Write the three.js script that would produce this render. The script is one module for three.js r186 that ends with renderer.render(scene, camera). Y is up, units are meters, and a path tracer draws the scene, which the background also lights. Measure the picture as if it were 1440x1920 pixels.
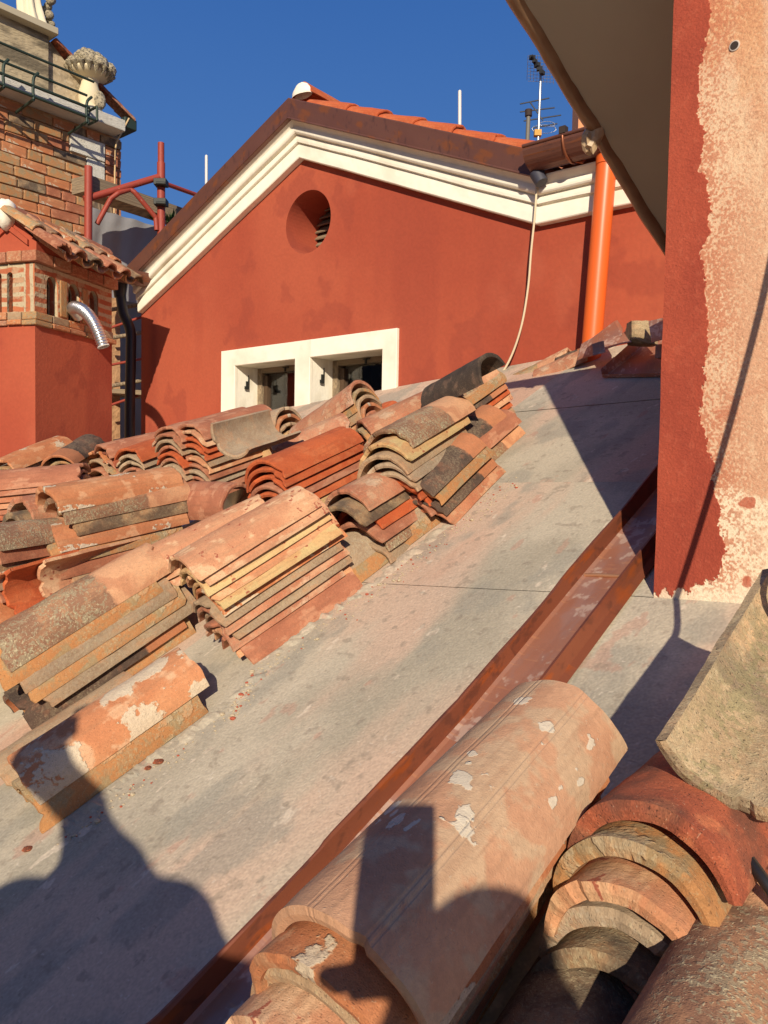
import * as THREE from 'three';
import { mergeGeometries, mergeVertices } from 'three/addons/utils/BufferGeometryUtils.js';
import { MarchingCubes } from 'three/addons/objects/MarchingCubes.js';
import { RoundedBoxGeometry } from 'three/addons/geometries/RoundedBoxGeometry.js';

// ---------- camera, sky, sun, exposure ----------
const V = (x, y, z) => new THREE.Vector3(x, y, z);
const rad = d => d * Math.PI / 180;
const scene = new THREE.Scene();
const FPX = 1495, PITCH = rad(2.8), ROLL = rad(1.0);
const camera = new THREE.PerspectiveCamera(2 * Math.atan(960 / FPX) * 180 / Math.PI, 0.75, 0.03, 4000);
camera.rotation.set(-PITCH, 0, ROLL, 'XYZ');
camera.position.set(0, 0, 0);
scene.add(camera);
const SUN = V(-0.056, 0.4365, 0.898).normalize();          // low sun behind the viewer
const sun = new THREE.DirectionalLight(new THREE.Color(1, 0.875, 0.70), 5);
sun.position.copy(SUN).multiplyScalar(30); sun.target.position.set(0, 0, -3);
sun.castShadow = true; sun.shadow.mapSize.set(4096, 4096); sun.shadow.radius = 1;
Object.assign(sun.shadow.camera, { left: -7, right: 7, top: 7, bottom: -7, near: 5, far: 60 }); sun.shadow.bias = -0.0005;
scene.add(sun, sun.target);
{
  const W = 512, H = 256, d = new Float32Array(W * H * 4);
  const lerp = (a, b, t) => a + (b - a) * t;
  for (let j = 0; j < H; j++) for (let i = 0; i < W; i++) {
    const el = ((j + .5) / H - .5) * Math.PI, azm = ((i + .5) / W - .5) * 2 * Math.PI;
    const dir = V(Math.cos(el) * Math.cos(azm), Math.sin(el), Math.cos(el) * Math.sin(azm));
    const e = Math.max(0, Math.sin(el));
    const stops = [[0, .26, .33, .44], [.12, .155, .265, .46], [.3, .068, .182, .46], [.5, .040, .132, .395], [.7, .024, .095, .31], [1, .016, .068, .245]];
    let k = 0; while (k < stops.length - 2 && e > stops[k + 1][0]) k++;
    const t = Math.min(1, (e - stops[k][0]) / (stops[k + 1][0] - stops[k][0]));
    const c = [1, 2, 3].map(q => lerp(stops[k][q], stops[k + 1][q], t));
    if (el < 0) { c[0] = .2; c[1] = .2; c[2] = .2; }
    const g = Math.max(0, dir.dot(SUN)), glow = .12 * Math.pow(g, 10) + .9 * Math.pow(g, 90);
    const o = (j * W + i) * 4; d[o] = c[0] + glow; d[o + 1] = c[1] + glow * .92; d[o + 2] = c[2] + glow * .78; d[o + 3] = 1;
  }
  const tx = new THREE.DataTexture(d, W, H, THREE.RGBAFormat, THREE.FloatType);
  tx.mapping = THREE.EquirectangularReflectionMapping; tx.magFilter = THREE.LinearFilter; tx.minFilter = THREE.LinearFilter; tx.needsUpdate = true;
  scene.background = tx; scene.environment = tx;
}
const renderer = new THREE.WebGLRenderer({ antialias: true });
renderer.toneMapping = THREE.LinearToneMapping;
renderer.toneMappingExposure = 1.06;
renderer.shadowMap.enabled = true;

// ---------- helpers ----------
let seedState = 12345;
const rnd = () => { seedState = (seedState * 1664525 + 1013904223) >>> 0; return seedState / 4294967296; };
const rr = (a, b) => a + (b - a) * rnd();
const hash = (x, y, z) => { let h = (x * 374761393 + y * 668265263 + z * 2147483647 ^ 0x5bf03635) | 0; h = Math.imul(h ^ (h >>> 13), 1274126177); h ^= h >>> 16; return (h >>> 0) / 4294967296; };
const sm = t => t * t * (3 - 2 * t);
function n2(x, y, s = 0) {
  const xi = Math.floor(x), yi = Math.floor(y), fx = sm(x - xi), fy = sm(y - yi);
  const a = hash(xi, yi, s), b = hash(xi + 1, yi, s), c = hash(xi, yi + 1, s), d = hash(xi + 1, yi + 1, s);
  return a + (b - a) * fx + (c - a) * fy + (a - b - c + d) * fx * fy;
}
function fbm(x, y, o = 4, s = 0) { let v = 0, a = .5, t = 0; for (let i = 0; i < o; i++) { v += a * n2(x, y, s + i * 17); t += a; a *= .5; x = x * 2.03 + 13.7; y = y * 2.03 + 7.1; } return v / t; }
const ss = (a, b, x) => { const t = Math.min(1, Math.max(0, (x - a) / (b - a))); return t * t * (3 - 2 * t); };
const mix3 = (a, b, t) => [a[0] + (b[0] - a[0]) * t, a[1] + (b[1] - a[1]) * t, a[2] + (b[2] - a[2]) * t];
const KA = 0.80;                                             // sunlit photo colour -> base colour
const toLin = c => c <= .04045 ? c / 12.92 : Math.pow((c + .055) / 1.055, 2.4);
const toS = c => c <= .0031308 ? c * 12.92 : 1.055 * Math.pow(c, 1 / 2.4) - .055;
const LUT = new Float32Array(1024).map((_, i) => toS(toLin(i / 1023) * KA) * 255);
const enc = v => LUT[Math.max(0, Math.min(1023, v * 4.0118 | 0))];
const col = (r, g, b, k = KA) => new THREE.Color().setRGB(toLin(r / 255) * k, toLin(g / 255) * k, toLin(b / 255) * k);
function makeTex(w, h, fn, rep = [1, 1]) {                   // fn(u,v) -> [r,g,b,height,roughness]
  const c = new Uint8Array(w * h * 4), b = new Uint8Array(w * h * 4);
  for (let j = 0; j < h; j++) for (let i = 0; i < w; i++) {
    const r = fn((i + .5) / w, (j + .5) / h), o = (j * w + i) * 4;
    c[o] = enc(r[0]); c[o + 1] = enc(r[1]); c[o + 2] = enc(r[2]); c[o + 3] = 255;
    const q = Math.max(0, Math.min(255, r[3] * 255)); b[o] = b[o + 1] = b[o + 2] = q; b[o + 3] = 255;
  }
  const mk = (d, s) => { const t = new THREE.DataTexture(d, w, h, THREE.RGBAFormat); t.wrapS = t.wrapT = THREE.RepeatWrapping; t.magFilter = THREE.LinearFilter; t.minFilter = THREE.LinearMipmapLinearFilter; t.generateMipmaps = true; if (s) t.colorSpace = THREE.SRGBColorSpace; t.repeat.set(...rep); t.needsUpdate = true; return t; };
  return { map: mk(c, true), bumpMap: mk(b, false) };
}
const M = (o) => new THREE.MeshStandardMaterial(Object.assign({ roughness: .9, metalness: 0, side: THREE.DoubleSide }, o));

// pixel of the 1440 x 1920 photograph -> viewing ray, used to survey positions onto real planes
function ray(px, py) {
  const x = (px - 720) / FPX, y = -(py - 960) / FPX, c = Math.cos(ROLL), s = Math.sin(ROLL);
  const X = x * c - y * s, Y = x * s + y * c, cp = Math.cos(PITCH), sp = Math.sin(PITCH);
  return V(X, Y * cp - sp, -Y * sp - cp);
}
const mkPlane = (gx, gf, c) => ({ gx, gf, c, n: V(-gx, 1, gf).normalize(), q: Math.sqrt(1 + gx * gx + gf * gf), y: (x, z) => gx * x - gf * z + c });
const P1 = mkPlane(.4, .34, -1.05);                          // the bare cement roof slope
const P2 = mkPlane(.1, .27, -.9085);                         // the gentler roof part to the left
const on = (pl, px, py, up = 0) => { const r = ray(px, py); return r.multiplyScalar((pl.c + up * pl.q) / (r.y - pl.gx * r.x + pl.gf * r.z)); };
const atZ = (px, py, z) => { const r = ray(px, py); return r.multiplyScalar(z / -r.z); };
const azv = a => V(Math.sin(rad(a)), 0, -Math.cos(rad(a)));

const used = {};
const numbered = n => { const k = used[n] = (used[n] ?? -1) + 1; return k ? n + '_' + String(k).padStart(3, '0') : n; };
function tag(o, label, category, group, kind) {
  if (label) o.userData.label = label; if (category) o.userData.category = category;
  if (group) o.userData.group = group; if (kind) o.userData.kind = kind; return o;
}
function thing(name, label, category, pos = V(0, 0, 0), turn = 0, group) {
  const g = new THREE.Group(); g.name = numbered(name); g.position.copy(pos); g.rotation.y = turn; scene.add(g);
  return tag(g, label, category, group);
}
function part(parent, name, geo, mat, label) {
  const m = new THREE.Mesh(geo, mat); m.name = name; m.castShadow = m.receiveShadow = true; parent.add(m);
  if (label) m.userData.label = label; return m;
}
function solo(name, geo, mat, label, category, group, kind) {
  const m = new THREE.Mesh(geo, mat); m.name = numbered(name); m.castShadow = m.receiveShadow = true; scene.add(m);
  return tag(m, label, category, group, kind);
}
// triangle soup builder
class G {
  constructor() { this.p = []; this.u = []; this.i = []; }
  v(p, u = 0, w = 0) { this.p.push(p.x, p.y, p.z); this.u.push(u, w); return this.p.length / 3 - 1; }
  quad(a, b, c, d, ua = [0, 0], ub = [1, 0], uc = [1, 1], ud = [0, 1]) { const k = this.v(a, ...ua); this.v(b, ...ub); this.v(c, ...uc); this.v(d, ...ud); this.i.push(k, k + 1, k + 2, k, k + 2, k + 3); return this; }
  geo() { const g = new THREE.BufferGeometry(); g.setAttribute('position', new THREE.Float32BufferAttribute(this.p, 3)); g.setAttribute('uv', new THREE.Float32BufferAttribute(this.u, 2)); g.setIndex(this.i); g.computeVertexNormals(); return g; }
}
const boxAt = (x, y, z, w, h, d, ry = 0, rx = 0, rz = 0) => { const g = new THREE.BoxGeometry(w, h, d); if (rx) g.rotateX(rx); if (rz) g.rotateZ(rz); if (ry) g.rotateY(ry); g.translate(x, y, z); return g; };
const rbox = (x, y, z, w, h, d, r = .004) => { const g = new RoundedBoxGeometry(w, h, d, 1, Math.min(r, w / 2.1, h / 2.1, d / 2.1)); g.translate(x, y, z); return g; };
// scale uv of box-like geometry to metres by dominant normal
function uvMetres(g, k = 1, ox = 0, oy = 0) {
  if (g.index) g = g.toNonIndexed(); const p = g.attributes.position, n = g.attributes.normal, u = new Float32Array(p.count * 2);
  for (let i = 0; i < p.count; i++) {
    const ax = Math.abs(n.getX(i)), ay = Math.abs(n.getY(i)), az = Math.abs(n.getZ(i));
    const [s, t] = ay > ax && ay > az ? [p.getX(i), p.getZ(i)] : ax > az ? [p.getZ(i), p.getY(i)] : [p.getX(i), p.getY(i)];
    u[2 * i] = s * k + ox; u[2 * i + 1] = t * k + oy;
  }
  g.setAttribute('uv', new THREE.BufferAttribute(u, 2)); return g;
}
function tubeGeo(pts, r, seg = 8, smooth = true, n = 0) {
  const c = smooth ? new THREE.CatmullRomCurve3(pts, false, 'centripetal') : (() => { const q = new THREE.CurvePath(); for (let i = 0; i + 1 < pts.length; i++) q.add(new THREE.LineCurve3(pts[i], pts[i + 1])); return q; })();
  return new THREE.TubeGeometry(c, n || Math.max(2, pts.length * 6), r, seg, false);
}
function bar(a, b, r, seg = 8, r2 = r) {                     // capped cylinder between two points
  const d = b.clone().sub(a), L = d.length(), g = new THREE.CylinderGeometry(r2, r, L, seg);
  g.translate(0, L / 2, 0); g.applyQuaternion(new THREE.Quaternion().setFromUnitVectors(V(0, 1, 0), d.divideScalar(L))); g.translate(a.x, a.y, a.z); return g;
}
function beam(a, b, w, h) {                                  // rectangular bar, h stays upright
  const d = b.clone().sub(a), L = d.length(), z = d.clone().divideScalar(L), x = V(0, 1, 0).cross(z).normalize(), y = z.clone().cross(x);
  const g = new THREE.BoxGeometry(w, h, L); g.translate(0, 0, L / 2); g.applyMatrix4(new THREE.Matrix4().makeBasis(x, y, z).setPosition(a)); return g;
}
const mg = l => mergeGeometries(l.map(g => { const q = g.index ? g.toNonIndexed() : g; for (const k of Object.keys(q.attributes)) if (!['position', 'normal', 'uv'].includes(k)) q.deleteAttribute(k); return q; }));
function extrude(shape, depth, bevel = 0) { return new THREE.ExtrudeGeometry(shape, { depth, bevelEnabled: bevel > 0, bevelSize: bevel, bevelThickness: bevel, bevelSegments: 1, curveSegments: 28 }); }
const poly = pts => { const s = new THREE.Shape(); pts.forEach(([x, y], i) => i ? s.lineTo(x, y) : s.moveTo(x, y)); s.closePath(); return s; };
// ---------- materials of the setting ----------
const texRed = makeTex(1024, 1024, (u, v) => {
  const a = fbm(u * 7, v * 7, 5, 3), b = fbm(u * 60, v * 60, 3, 9), s = fbm(u * 26, v * 3, 3, 21), g = n2(u * 520, v * 520, 5);
  let c = mix3([176, 78, 52], [190, 92, 62], ss(.3, .7, a)); c = mix3(c, [166, 72, 50], .55 * ss(.52, .75, s)); c = mix3(c, [200, 108, 78], .3 * ss(.62, .8, fbm(u * 18, v * 15, 4, 25))); c = mix3(c, [158, 70, 50], .4 * ss(.62, .72, fbm(u * 34, v * 30, 4, 27)));
  const k = .98 + .04 * g; return [c[0] * k, c[1] * k, c[2] * k, .4 * b + .35 * g + .25 * a];
}, [1 / 6, 1 / 6]);
texRed.map.offset.set(.67, .45); texRed.bumpMap.offset.set(.67, .45);
const mRed = M({ ...texRed, bumpScale: .0022, roughness: .95 });
const texWhite = makeTex(512, 512, (u, v) => {
  const a = fbm(u * 9, v * 9, 4, 31), b = fbm(u * 70, v * 70, 3, 33); const c = mix3([250, 240, 214], [236, 224, 196], ss(.45, .8, a)); const k = .97 + .05 * b; return [c[0] * k, c[1] * k, c[2] * k, .5 * b + .3 * a];
}, [.5, .5]);
const mWhite = M({ ...texWhite, color: new THREE.Color().setRGB(1.16, 1.2, 1.28), bumpScale: .002, roughness: .85 });
const texCop = makeTex(512, 512, (u, v) => {
  const a = fbm(u * 5, v * 9, 5, 41), b = fbm(u * 50, v * 30, 3, 43), d = fbm(u * 14, v * 22, 4, 45);
  let c = mix3([116, 74, 62], [132, 88, 72], a); c = mix3(c, [150, 86, 48], .8 * ss(.58, .75, d)); c = mix3(c, [92, 62, 56], .6 * ss(.6, .8, b)); return [c[0], c[1], c[2], .4 * b + .4 * d];
}, [.8, .8]);
const mFascia = M({ ...texCop, bumpScale: .001, roughness: .5, metalness: .35 });
const texCop2 = makeTex(1024, 512, (u, v) => {                // new copper sheet: cement smears, dust, scratches
  const a = fbm(u * 8, v * 5, 5, 51), b = fbm(u * 60, v * 24, 4, 53), d = fbm(u * 9 + 4, v * 7, 5, 55), e = fbm(u * 140, v * 9, 2, 57);
  let c = mix3([178, 116, 88], [198, 138, 108], a); c = mix3(c, [184, 138, 120], .8 * ss(.42, .62, d)); c = mix3(c, [226, 196, 172], .75 * ss(.56, .66, b * .5 + d * .5)); c = mix3(c, [226, 160, 110], .3 * ss(.7, .8, e));
  return [c[0], c[1], c[2], .5 * d + .3 * b];
}, [1, 1]);
const mCopSide = M({ ...texCop, color: new THREE.Color().setRGB(1.5, 1.15, .85), bumpScale: .001, roughness: .45, metalness: .4 });
const mCopNew = M({ ...texCop2, bumpScale: .0015, roughness: .5, metalness: .3 });
const texWood = makeTex(512, 128, (u, v) => {
  const g = fbm(u * 3, v * 40, 4, 61), a = fbm(u * 12, v * 6, 3, 63); let c = mix3([176, 152, 118], [128, 108, 84], ss(.35, .7, g)); c = mix3(c, [150, 138, 118], .5 * a); return [c[0], c[1], c[2], g];
}, [1, 1]);
const mWood = M({ ...texWood, bumpScale: .002, roughness: .9 });
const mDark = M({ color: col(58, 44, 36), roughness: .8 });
const mGlass = new THREE.MeshPhysicalMaterial({ color: 0xffffff, roughness: .03, metalness: 0, transmission: 1, thickness: 0, ior: 1.5, side: THREE.DoubleSide });
const mIron = M({ color: col(60, 62, 58), roughness: .6, metalness: .4 });
const mGreen = M({ color: col(50, 66, 54), roughness: .55, metalness: .2 });
const mScaf = M({ ...makeTex(256, 256, (u, v) => { const a = fbm(u * 12, v * 12, 4, 71), b = fbm(u * 50, v * 50, 2, 72); let c = mix3([178, 72, 50], [150, 58, 42], a); c = mix3(c, [196, 150, 118], ss(.7, .78, b * .6 + a * .4)); return [...c, b]; }), bumpScale: .0006, roughness: .6 });
const mOrange = M({ color: col(248, 112, 44), roughness: .38 });
const mBlack = M({ color: col(38, 38, 40), roughness: .45 });
const mRope = M({ color: col(236, 216, 180), roughness: .9 });
const mPlasticWhite = M({ color: col(232, 230, 224), roughness: .5 });

// ---------- terracotta ----------
const lineD = (x, c, w) => Math.max(0, 1 - Math.abs(x - c) / w);
function clayTex(o, w = 512, h = 256) {
  const s = o.seed * 100;
  return makeTex(w, h, (u, v) => {
    const a = fbm(u * 5, v * 3.2, 5, s + 1), b = fbm(u * 11 + 3, v * 7, 5, s + 11), f = fbm(u * 80, v * 46, 4, s + 21), g = n2(u * 480, v * 270, s + 31), st = fbm(u * 3, v * 26, 3, s + 41);
    let c = mix3(o.c1, o.c2, ss(.3, .7, a)); if (o.c3) c = mix3(c, o.c3, (o.k3 ?? .9) * ss(.52, .66, b)); c = mix3(c, o.c1.map(q => q * .82), .45 * ss(.5, .8, st));
    let hgt = .25 * f + .12 * g + .1 * a;
    if (o.zone) {                                            // the part that lay under the next tile stays clean
      const zz = ss(o.zone - .012, o.zone + .012, u + .05 * (a - .5) + .03 * (f - .5));
      if (o.zc) { let k = mix3(o.zc, o.zc2 || o.zc, ss(.35, .65, b)); c = mix3(c, k, zz); }
      o._w = 1 - zz;
    } else o._w = 1;
    const wz = .15 + .85 * o._w;
    if (o.lich) { const l = fbm(u * 85, v * 48, 4, s + 51), m = fbm(u * 6 + 9, v * 4, 4, s + 61); const q = ss(.52, .64, l * .62 + m * .46) * wz * o.lich * .72; c = mix3(c, o.lc || [176, 164, 132], q); hgt += q * .35 * f;
      const l2 = fbm(u * 150, v * 84, 2, s + 71), q2 = ss(.66, .74, l2 * .75 + m * .3) * wz * o.lich * .85; c = mix3(c, o.lc2 || [214, 200, 160], q2); hgt += .2 * q2; }
    if (o.soot) { const q = ss(.45, .7, fbm(u * 7 + 5, v * 5, 4, s + 81)) * o.soot * wz; c = mix3(c, [64, 54, 48], q); }
    if (o.mort) { const mt = o.mth ?? .62, q = ss(mt, mt + .03, fbm(u * 5 + 2, v * 4 + 8, 5, s + 91) + .1 * f - .05); c = mix3(c, [232, 218, 190], q * o.mort); hgt += q * .5 * (.4 + f); }
    if (o.dots) { const q = ss(.8, .84, n2(u * 26, v * 14, s + 95) * .7 + f * .35); c = mix3(c, [168, 84, 62], q * .8); }
    if (o.lines) for (const p of o.lines) { const d = lineD(v + .004 * (a - .5), p, .007); hgt -= .55 * d; }
    if (o.spl) for (const [x, y, r, e] of o.spl) { const dx = (u - x) * 1.8, dy = v - y, d = Math.hypot(dx, dy * e) * (1 + 2.2 * (fbm(u * 34, v * 20, 4, s + 99) - .5)); const q = ss(r, r * .82, d); c = mix3(c, [242, 228, 202], q * .92); hgt += .3 * q; }
    if (o.green) { const q = ss(.5, .58, fbm(u * 60, v * 34, 3, s + 97) * .6 + fbm(u * 7, v * 5, 4, s + 98) * .42) * o.green * lineD(v, .28, .22); c = mix3(c, [140, 134, 94], q * .8); hgt += .3 * q; }
    const po = ss(.86, .93, n2(u * 330, v * 185, s + 33)) * (o.grain ?? .6); hgt -= .3 * po; c = mix3(c, c.map(q => q * .72), po); const gr = ss(.9, .96, n2(u * 210, v * 118, s + 35)); c = mix3(c, [232, 214, 186], .4 * gr); hgt += .12 * gr;
    const k = .9 + .2 * g * (o.grain ?? .6) + .1 * (f - .5); return [c[0] * k, c[1] * k, c[2] * k, hgt];
  });
}
const CLAY = {
  orange: { seed: 1, c1: [208, 104, 58], c2: [192, 92, 50], c3: [216, 124, 78], lines: [.3, .315], k3: .5 },
  pink: { seed: 2, c1: [232, 172, 132], c2: [212, 142, 106], c3: [240, 196, 158], dots: 1 },
  cream: { seed: 3, c1: [232, 196, 140], c2: [222, 170, 116], c3: [226, 204, 146], dots: 1 },
  lichen: { seed: 4, c1: [156, 110, 86], c2: [132, 96, 74], c3: [184, 132, 98], lich: 1, zone: .62, zc: [228, 168, 128], zc2: [206, 140, 104] },
  dark: { seed: 5, c1: [110, 88, 76], c2: [88, 70, 62], c3: [136, 96, 78], soot: .5, lich: .4, zone: .72, zc: [206, 132, 92] },
  grey: { seed: 6, c1: [186, 162, 136], c2: [162, 138, 116], c3: [202, 152, 116], k3: .6, lich: .5, lc: [196, 182, 158] },
  mortar: { seed: 7, c1: [222, 146, 98], c2: [206, 122, 76], c3: [232, 172, 130], mort: .9 },
  limed: { seed: 17, c1: [224, 150, 104], c2: [208, 128, 84], c3: [234, 184, 148], mort: .85, mth: .52 },
  brown: { seed: 8, c1: [190, 114, 84], c2: [170, 96, 70], c3: [204, 138, 108] },
  shadeBlack: { seed: 14, c1: [92, 78, 70], c2: [74, 62, 56], c3: [116, 92, 80], soot: .6, lich: .2 },  // near-black clay colour paints in the eave shadow lying on one tile
  bark: { seed: 15, c1: [150, 122, 96], c2: [124, 98, 76], c3: [176, 140, 104], lich: .5, soot: .4 },
  gold: { seed: 9, c1: [214, 152, 92], c2: [196, 132, 80], c3: [168, 148, 112], lich: .5, mort: .3 },
  red: { seed: 10, c1: [182, 98, 66], c2: [156, 80, 56], c3: [196, 116, 80], soot: .4, grain: 1.2 },
  moss: { seed: 11, c1: [182, 160, 128], c2: [160, 134, 104], c3: [200, 166, 128], soot: .3, lich: .45, green: .7, grain: 1.2 },
  rose: { seed: 12, c1: [208, 136, 104], c2: [192, 112, 82], c3: [220, 164, 132], mort: .35, lich: .25 },
};
const clayT = {}, clayM = {};
function clay(type, t = 0) {                                 // t: one of four tints
  const k = type + t; if (clayM[k]) return clayM[k];
  const tx = clayT[type] ||= clayTex(CLAY[type], 1024, 512);
  const c = [[1, 1, 1], [.9, .87, .84], [1, .93, .86], [.95, .96, .99]][t];
  return clayM[k] = M({ ...tx, bumpScale: .0026, roughness: .93, color: new THREE.Color().setRGB(...c) });
}
CLAY.near = { seed: 13, c1: [222, 168, 134], c2: [206, 148, 116], c3: [214, 186, 156], k3: .75, lines: [.3, .325, .535, .56], grain: .2,
  spl: [[.50, .46, .05, 1], [.40, .36, .04, 1.2], [.36, .33, .035, 1], [.80, .34, .045, 1.4], [.36, .66, .06, 1.6], [.33, .60, .05, 2.6], [.30, .55, .05, 3], [.29, .48, .045, 3], [.62, .14, .04, 2], [.75, .10, .04, 2], [.86, .16, .035, 2], [.88, .55, .05, 1.6], [.6, .52, .02, 1], [.66, .7, .02, 1]] };
for (const k in CLAY) for (const q of ['c1', 'c2', 'c3', 'zc', 'zc2']) if (CLAY[k][q]) { const c = CLAY[k][q], l = .35 * c[0] + .5 * c[1] + .15 * c[2], d = k === 'orange' || k === 'red' ? .03 : .09; CLAY[k][q] = c.map((x, i) => Math.min(250, (x + (l - x) * d) * [1.05, 1.03, .97][i])); if (!['orange', 'red', 'shadeBlack', 'dark'].includes(k)) CLAY[k][q] = mix3(CLAY[k][q], [218, 184, 148], .13); }
const n3 = (x, y, z, s) => n2(x + z * 1.7, y - z * 1.3, s);
// barrel tile: local z runs along the tile, y up, x across; base edges rest on y = 0
function tileGeo(o) {
  const { L = .43, w1 = .18, w2 = .165, A = 82, th = .014, seed = 1, rag = .006, rag2 = o.rag ?? .006, warp = .0022, nu = 16, nv = 16, sag = 0, jag = 0 } = o;
  const Ar = rad(A), g = new G(); const grid = (fn, uvf) => { const b = g.p.length / 3; for (let i = 0; i <= nu; i++) for (let j = 0; j <= nv; j++) g.v(fn(i / nu, j / nv), ...uvf(i / nu, j / nv)); return b; };
  const endZ = (e, q) => -(o.chip ?? .012) * ss(.74, .84, n2(q * 9 + e * 31, seed * 3.7, seed + 5)) + (fbm(q * 5 + e * 9, seed * 1.3, 3, seed) - .5) * 2.2 * (e ? rag2 : rag) + (jag && e === 0 ? -jag * ss(.45, .8, fbm(q * 3, seed, 2, seed + 7)) : 0);
  const pt = (u, q, inner) => {
    const ph = (q - .5) * 2 * Ar, w = w1 + (w2 - w1) * u, R = w / 2 / Math.sin(Ar);
    const nz = (n3(u * 6, q * 5, seed, seed) - .5) * 2 * warp + (n3(u * 26, q * 16, seed, seed + 3) - .5) * warp * .7;
    const t = inner ? th * (1 - .38 * Math.pow(Math.abs(q - .5) * 2, 3)) : 0, r = R + (inner ? nz * .4 : nz) - t;
    const z0 = -endZ(0, q), z1 = L + endZ(1, q);
    return V(r * Math.sin(ph), Math.max(inner ? -.002 : 0, r * Math.cos(ph) - R * Math.cos(Ar)) + sag * Math.sin(Math.PI * u), z0 + (z1 - z0) * u);
  };
  const tri = (b, flip) => { for (let i = 0; i < nu; i++) for (let j = 0; j < nv; j++) { const a = b + i * (nv + 1) + j, c = a + nv + 1; flip ? g.i.push(a, c, a + 1, a + 1, c, c + 1) : g.i.push(a, a + 1, c, a + 1, c + 1, c); } };
  tri(grid((u, q) => pt(u, q, false), (u, q) => [u, q]), true);
  tri(grid((u, q) => pt(u, q, true), (u, q) => [1 - u, q * .8 + .1]), false);
  const strip = (f, n, uvf) => { for (let k = 0; k < n; k++) { const a = f(k / n), b = f((k + 1) / n); g.quad(a[0], b[0], b[1], a[1], uvf(k / n, 0), uvf((k + 1) / n, 0), uvf((k + 1) / n, 1), uvf(k / n, 1)); } };
  // rims with a small rounded middle line
  const rim = (f, n, dir, uvf) => { strip(k => { const [a, b] = f(k); const m = a.clone().lerp(b, .5).add(dir); return [a, m]; }, n, (k, s) => uvf(k, s * .5)); strip(k => { const [a, b] = f(k); const m = a.clone().lerp(b, .5).add(dir); return [m, b]; }, n, (k, s) => uvf(k, .5 + s * .5)); };
  rim(q => [pt(0, q, false), pt(0, q, true)], nv, V(0, 0, -.002), (k, s) => [.02 + s * .03, k]);
  rim(q => [pt(1, q, false), pt(1, q, true)], nv, V(0, 0, .002), (k, s) => [.94 + s * .03, k]);
  strip(u => [pt(u, 0, false), pt(u, 0, true)], nu, (k, s) => [k, .02 + .03 * s]);
  strip(u => [pt(u, 1, false), pt(u, 1, true)], nu, (k, s) => [k, .95 + .03 * s]);
  return g.geo();
}
const tileH = (w, A = 82) => w / 2 / Math.sin(rad(A)) * (1 - Math.cos(rad(A)));
const ORD = ['topmost', 'second', 'third', 'fourth', 'fifth', 'sixth', 'seventh', 'eighth', 'ninth', 'tenth', 'eleventh', 'twelfth', 'thirteenth', 'fourteenth'];
const WORD = { limed: 'lime smeared', shadeBlack: 'eave shade black', bark: 'greyish brown', near: 'smooth pink', orange: 'clean orange', pink: 'pale pink', cream: 'cream coloured', lichen: 'lichen spotted', dark: 'soot dark', grey: 'greyish', mortar: 'mortar stained', brown: 'reddish brown', gold: 'golden', red: 'rough red', moss: 'mossy', rose: 'rosy' };
let tileSeed = 1;
function putTile(o, type, tint, m4, label, group) {
  const mesh = solo('clay_tile', tileGeo({ seed: ++tileSeed, ...o }), clay(type, tint), label, 'roof tile', group);
  mesh.applyMatrix4(m4); return mesh;
}
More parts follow.
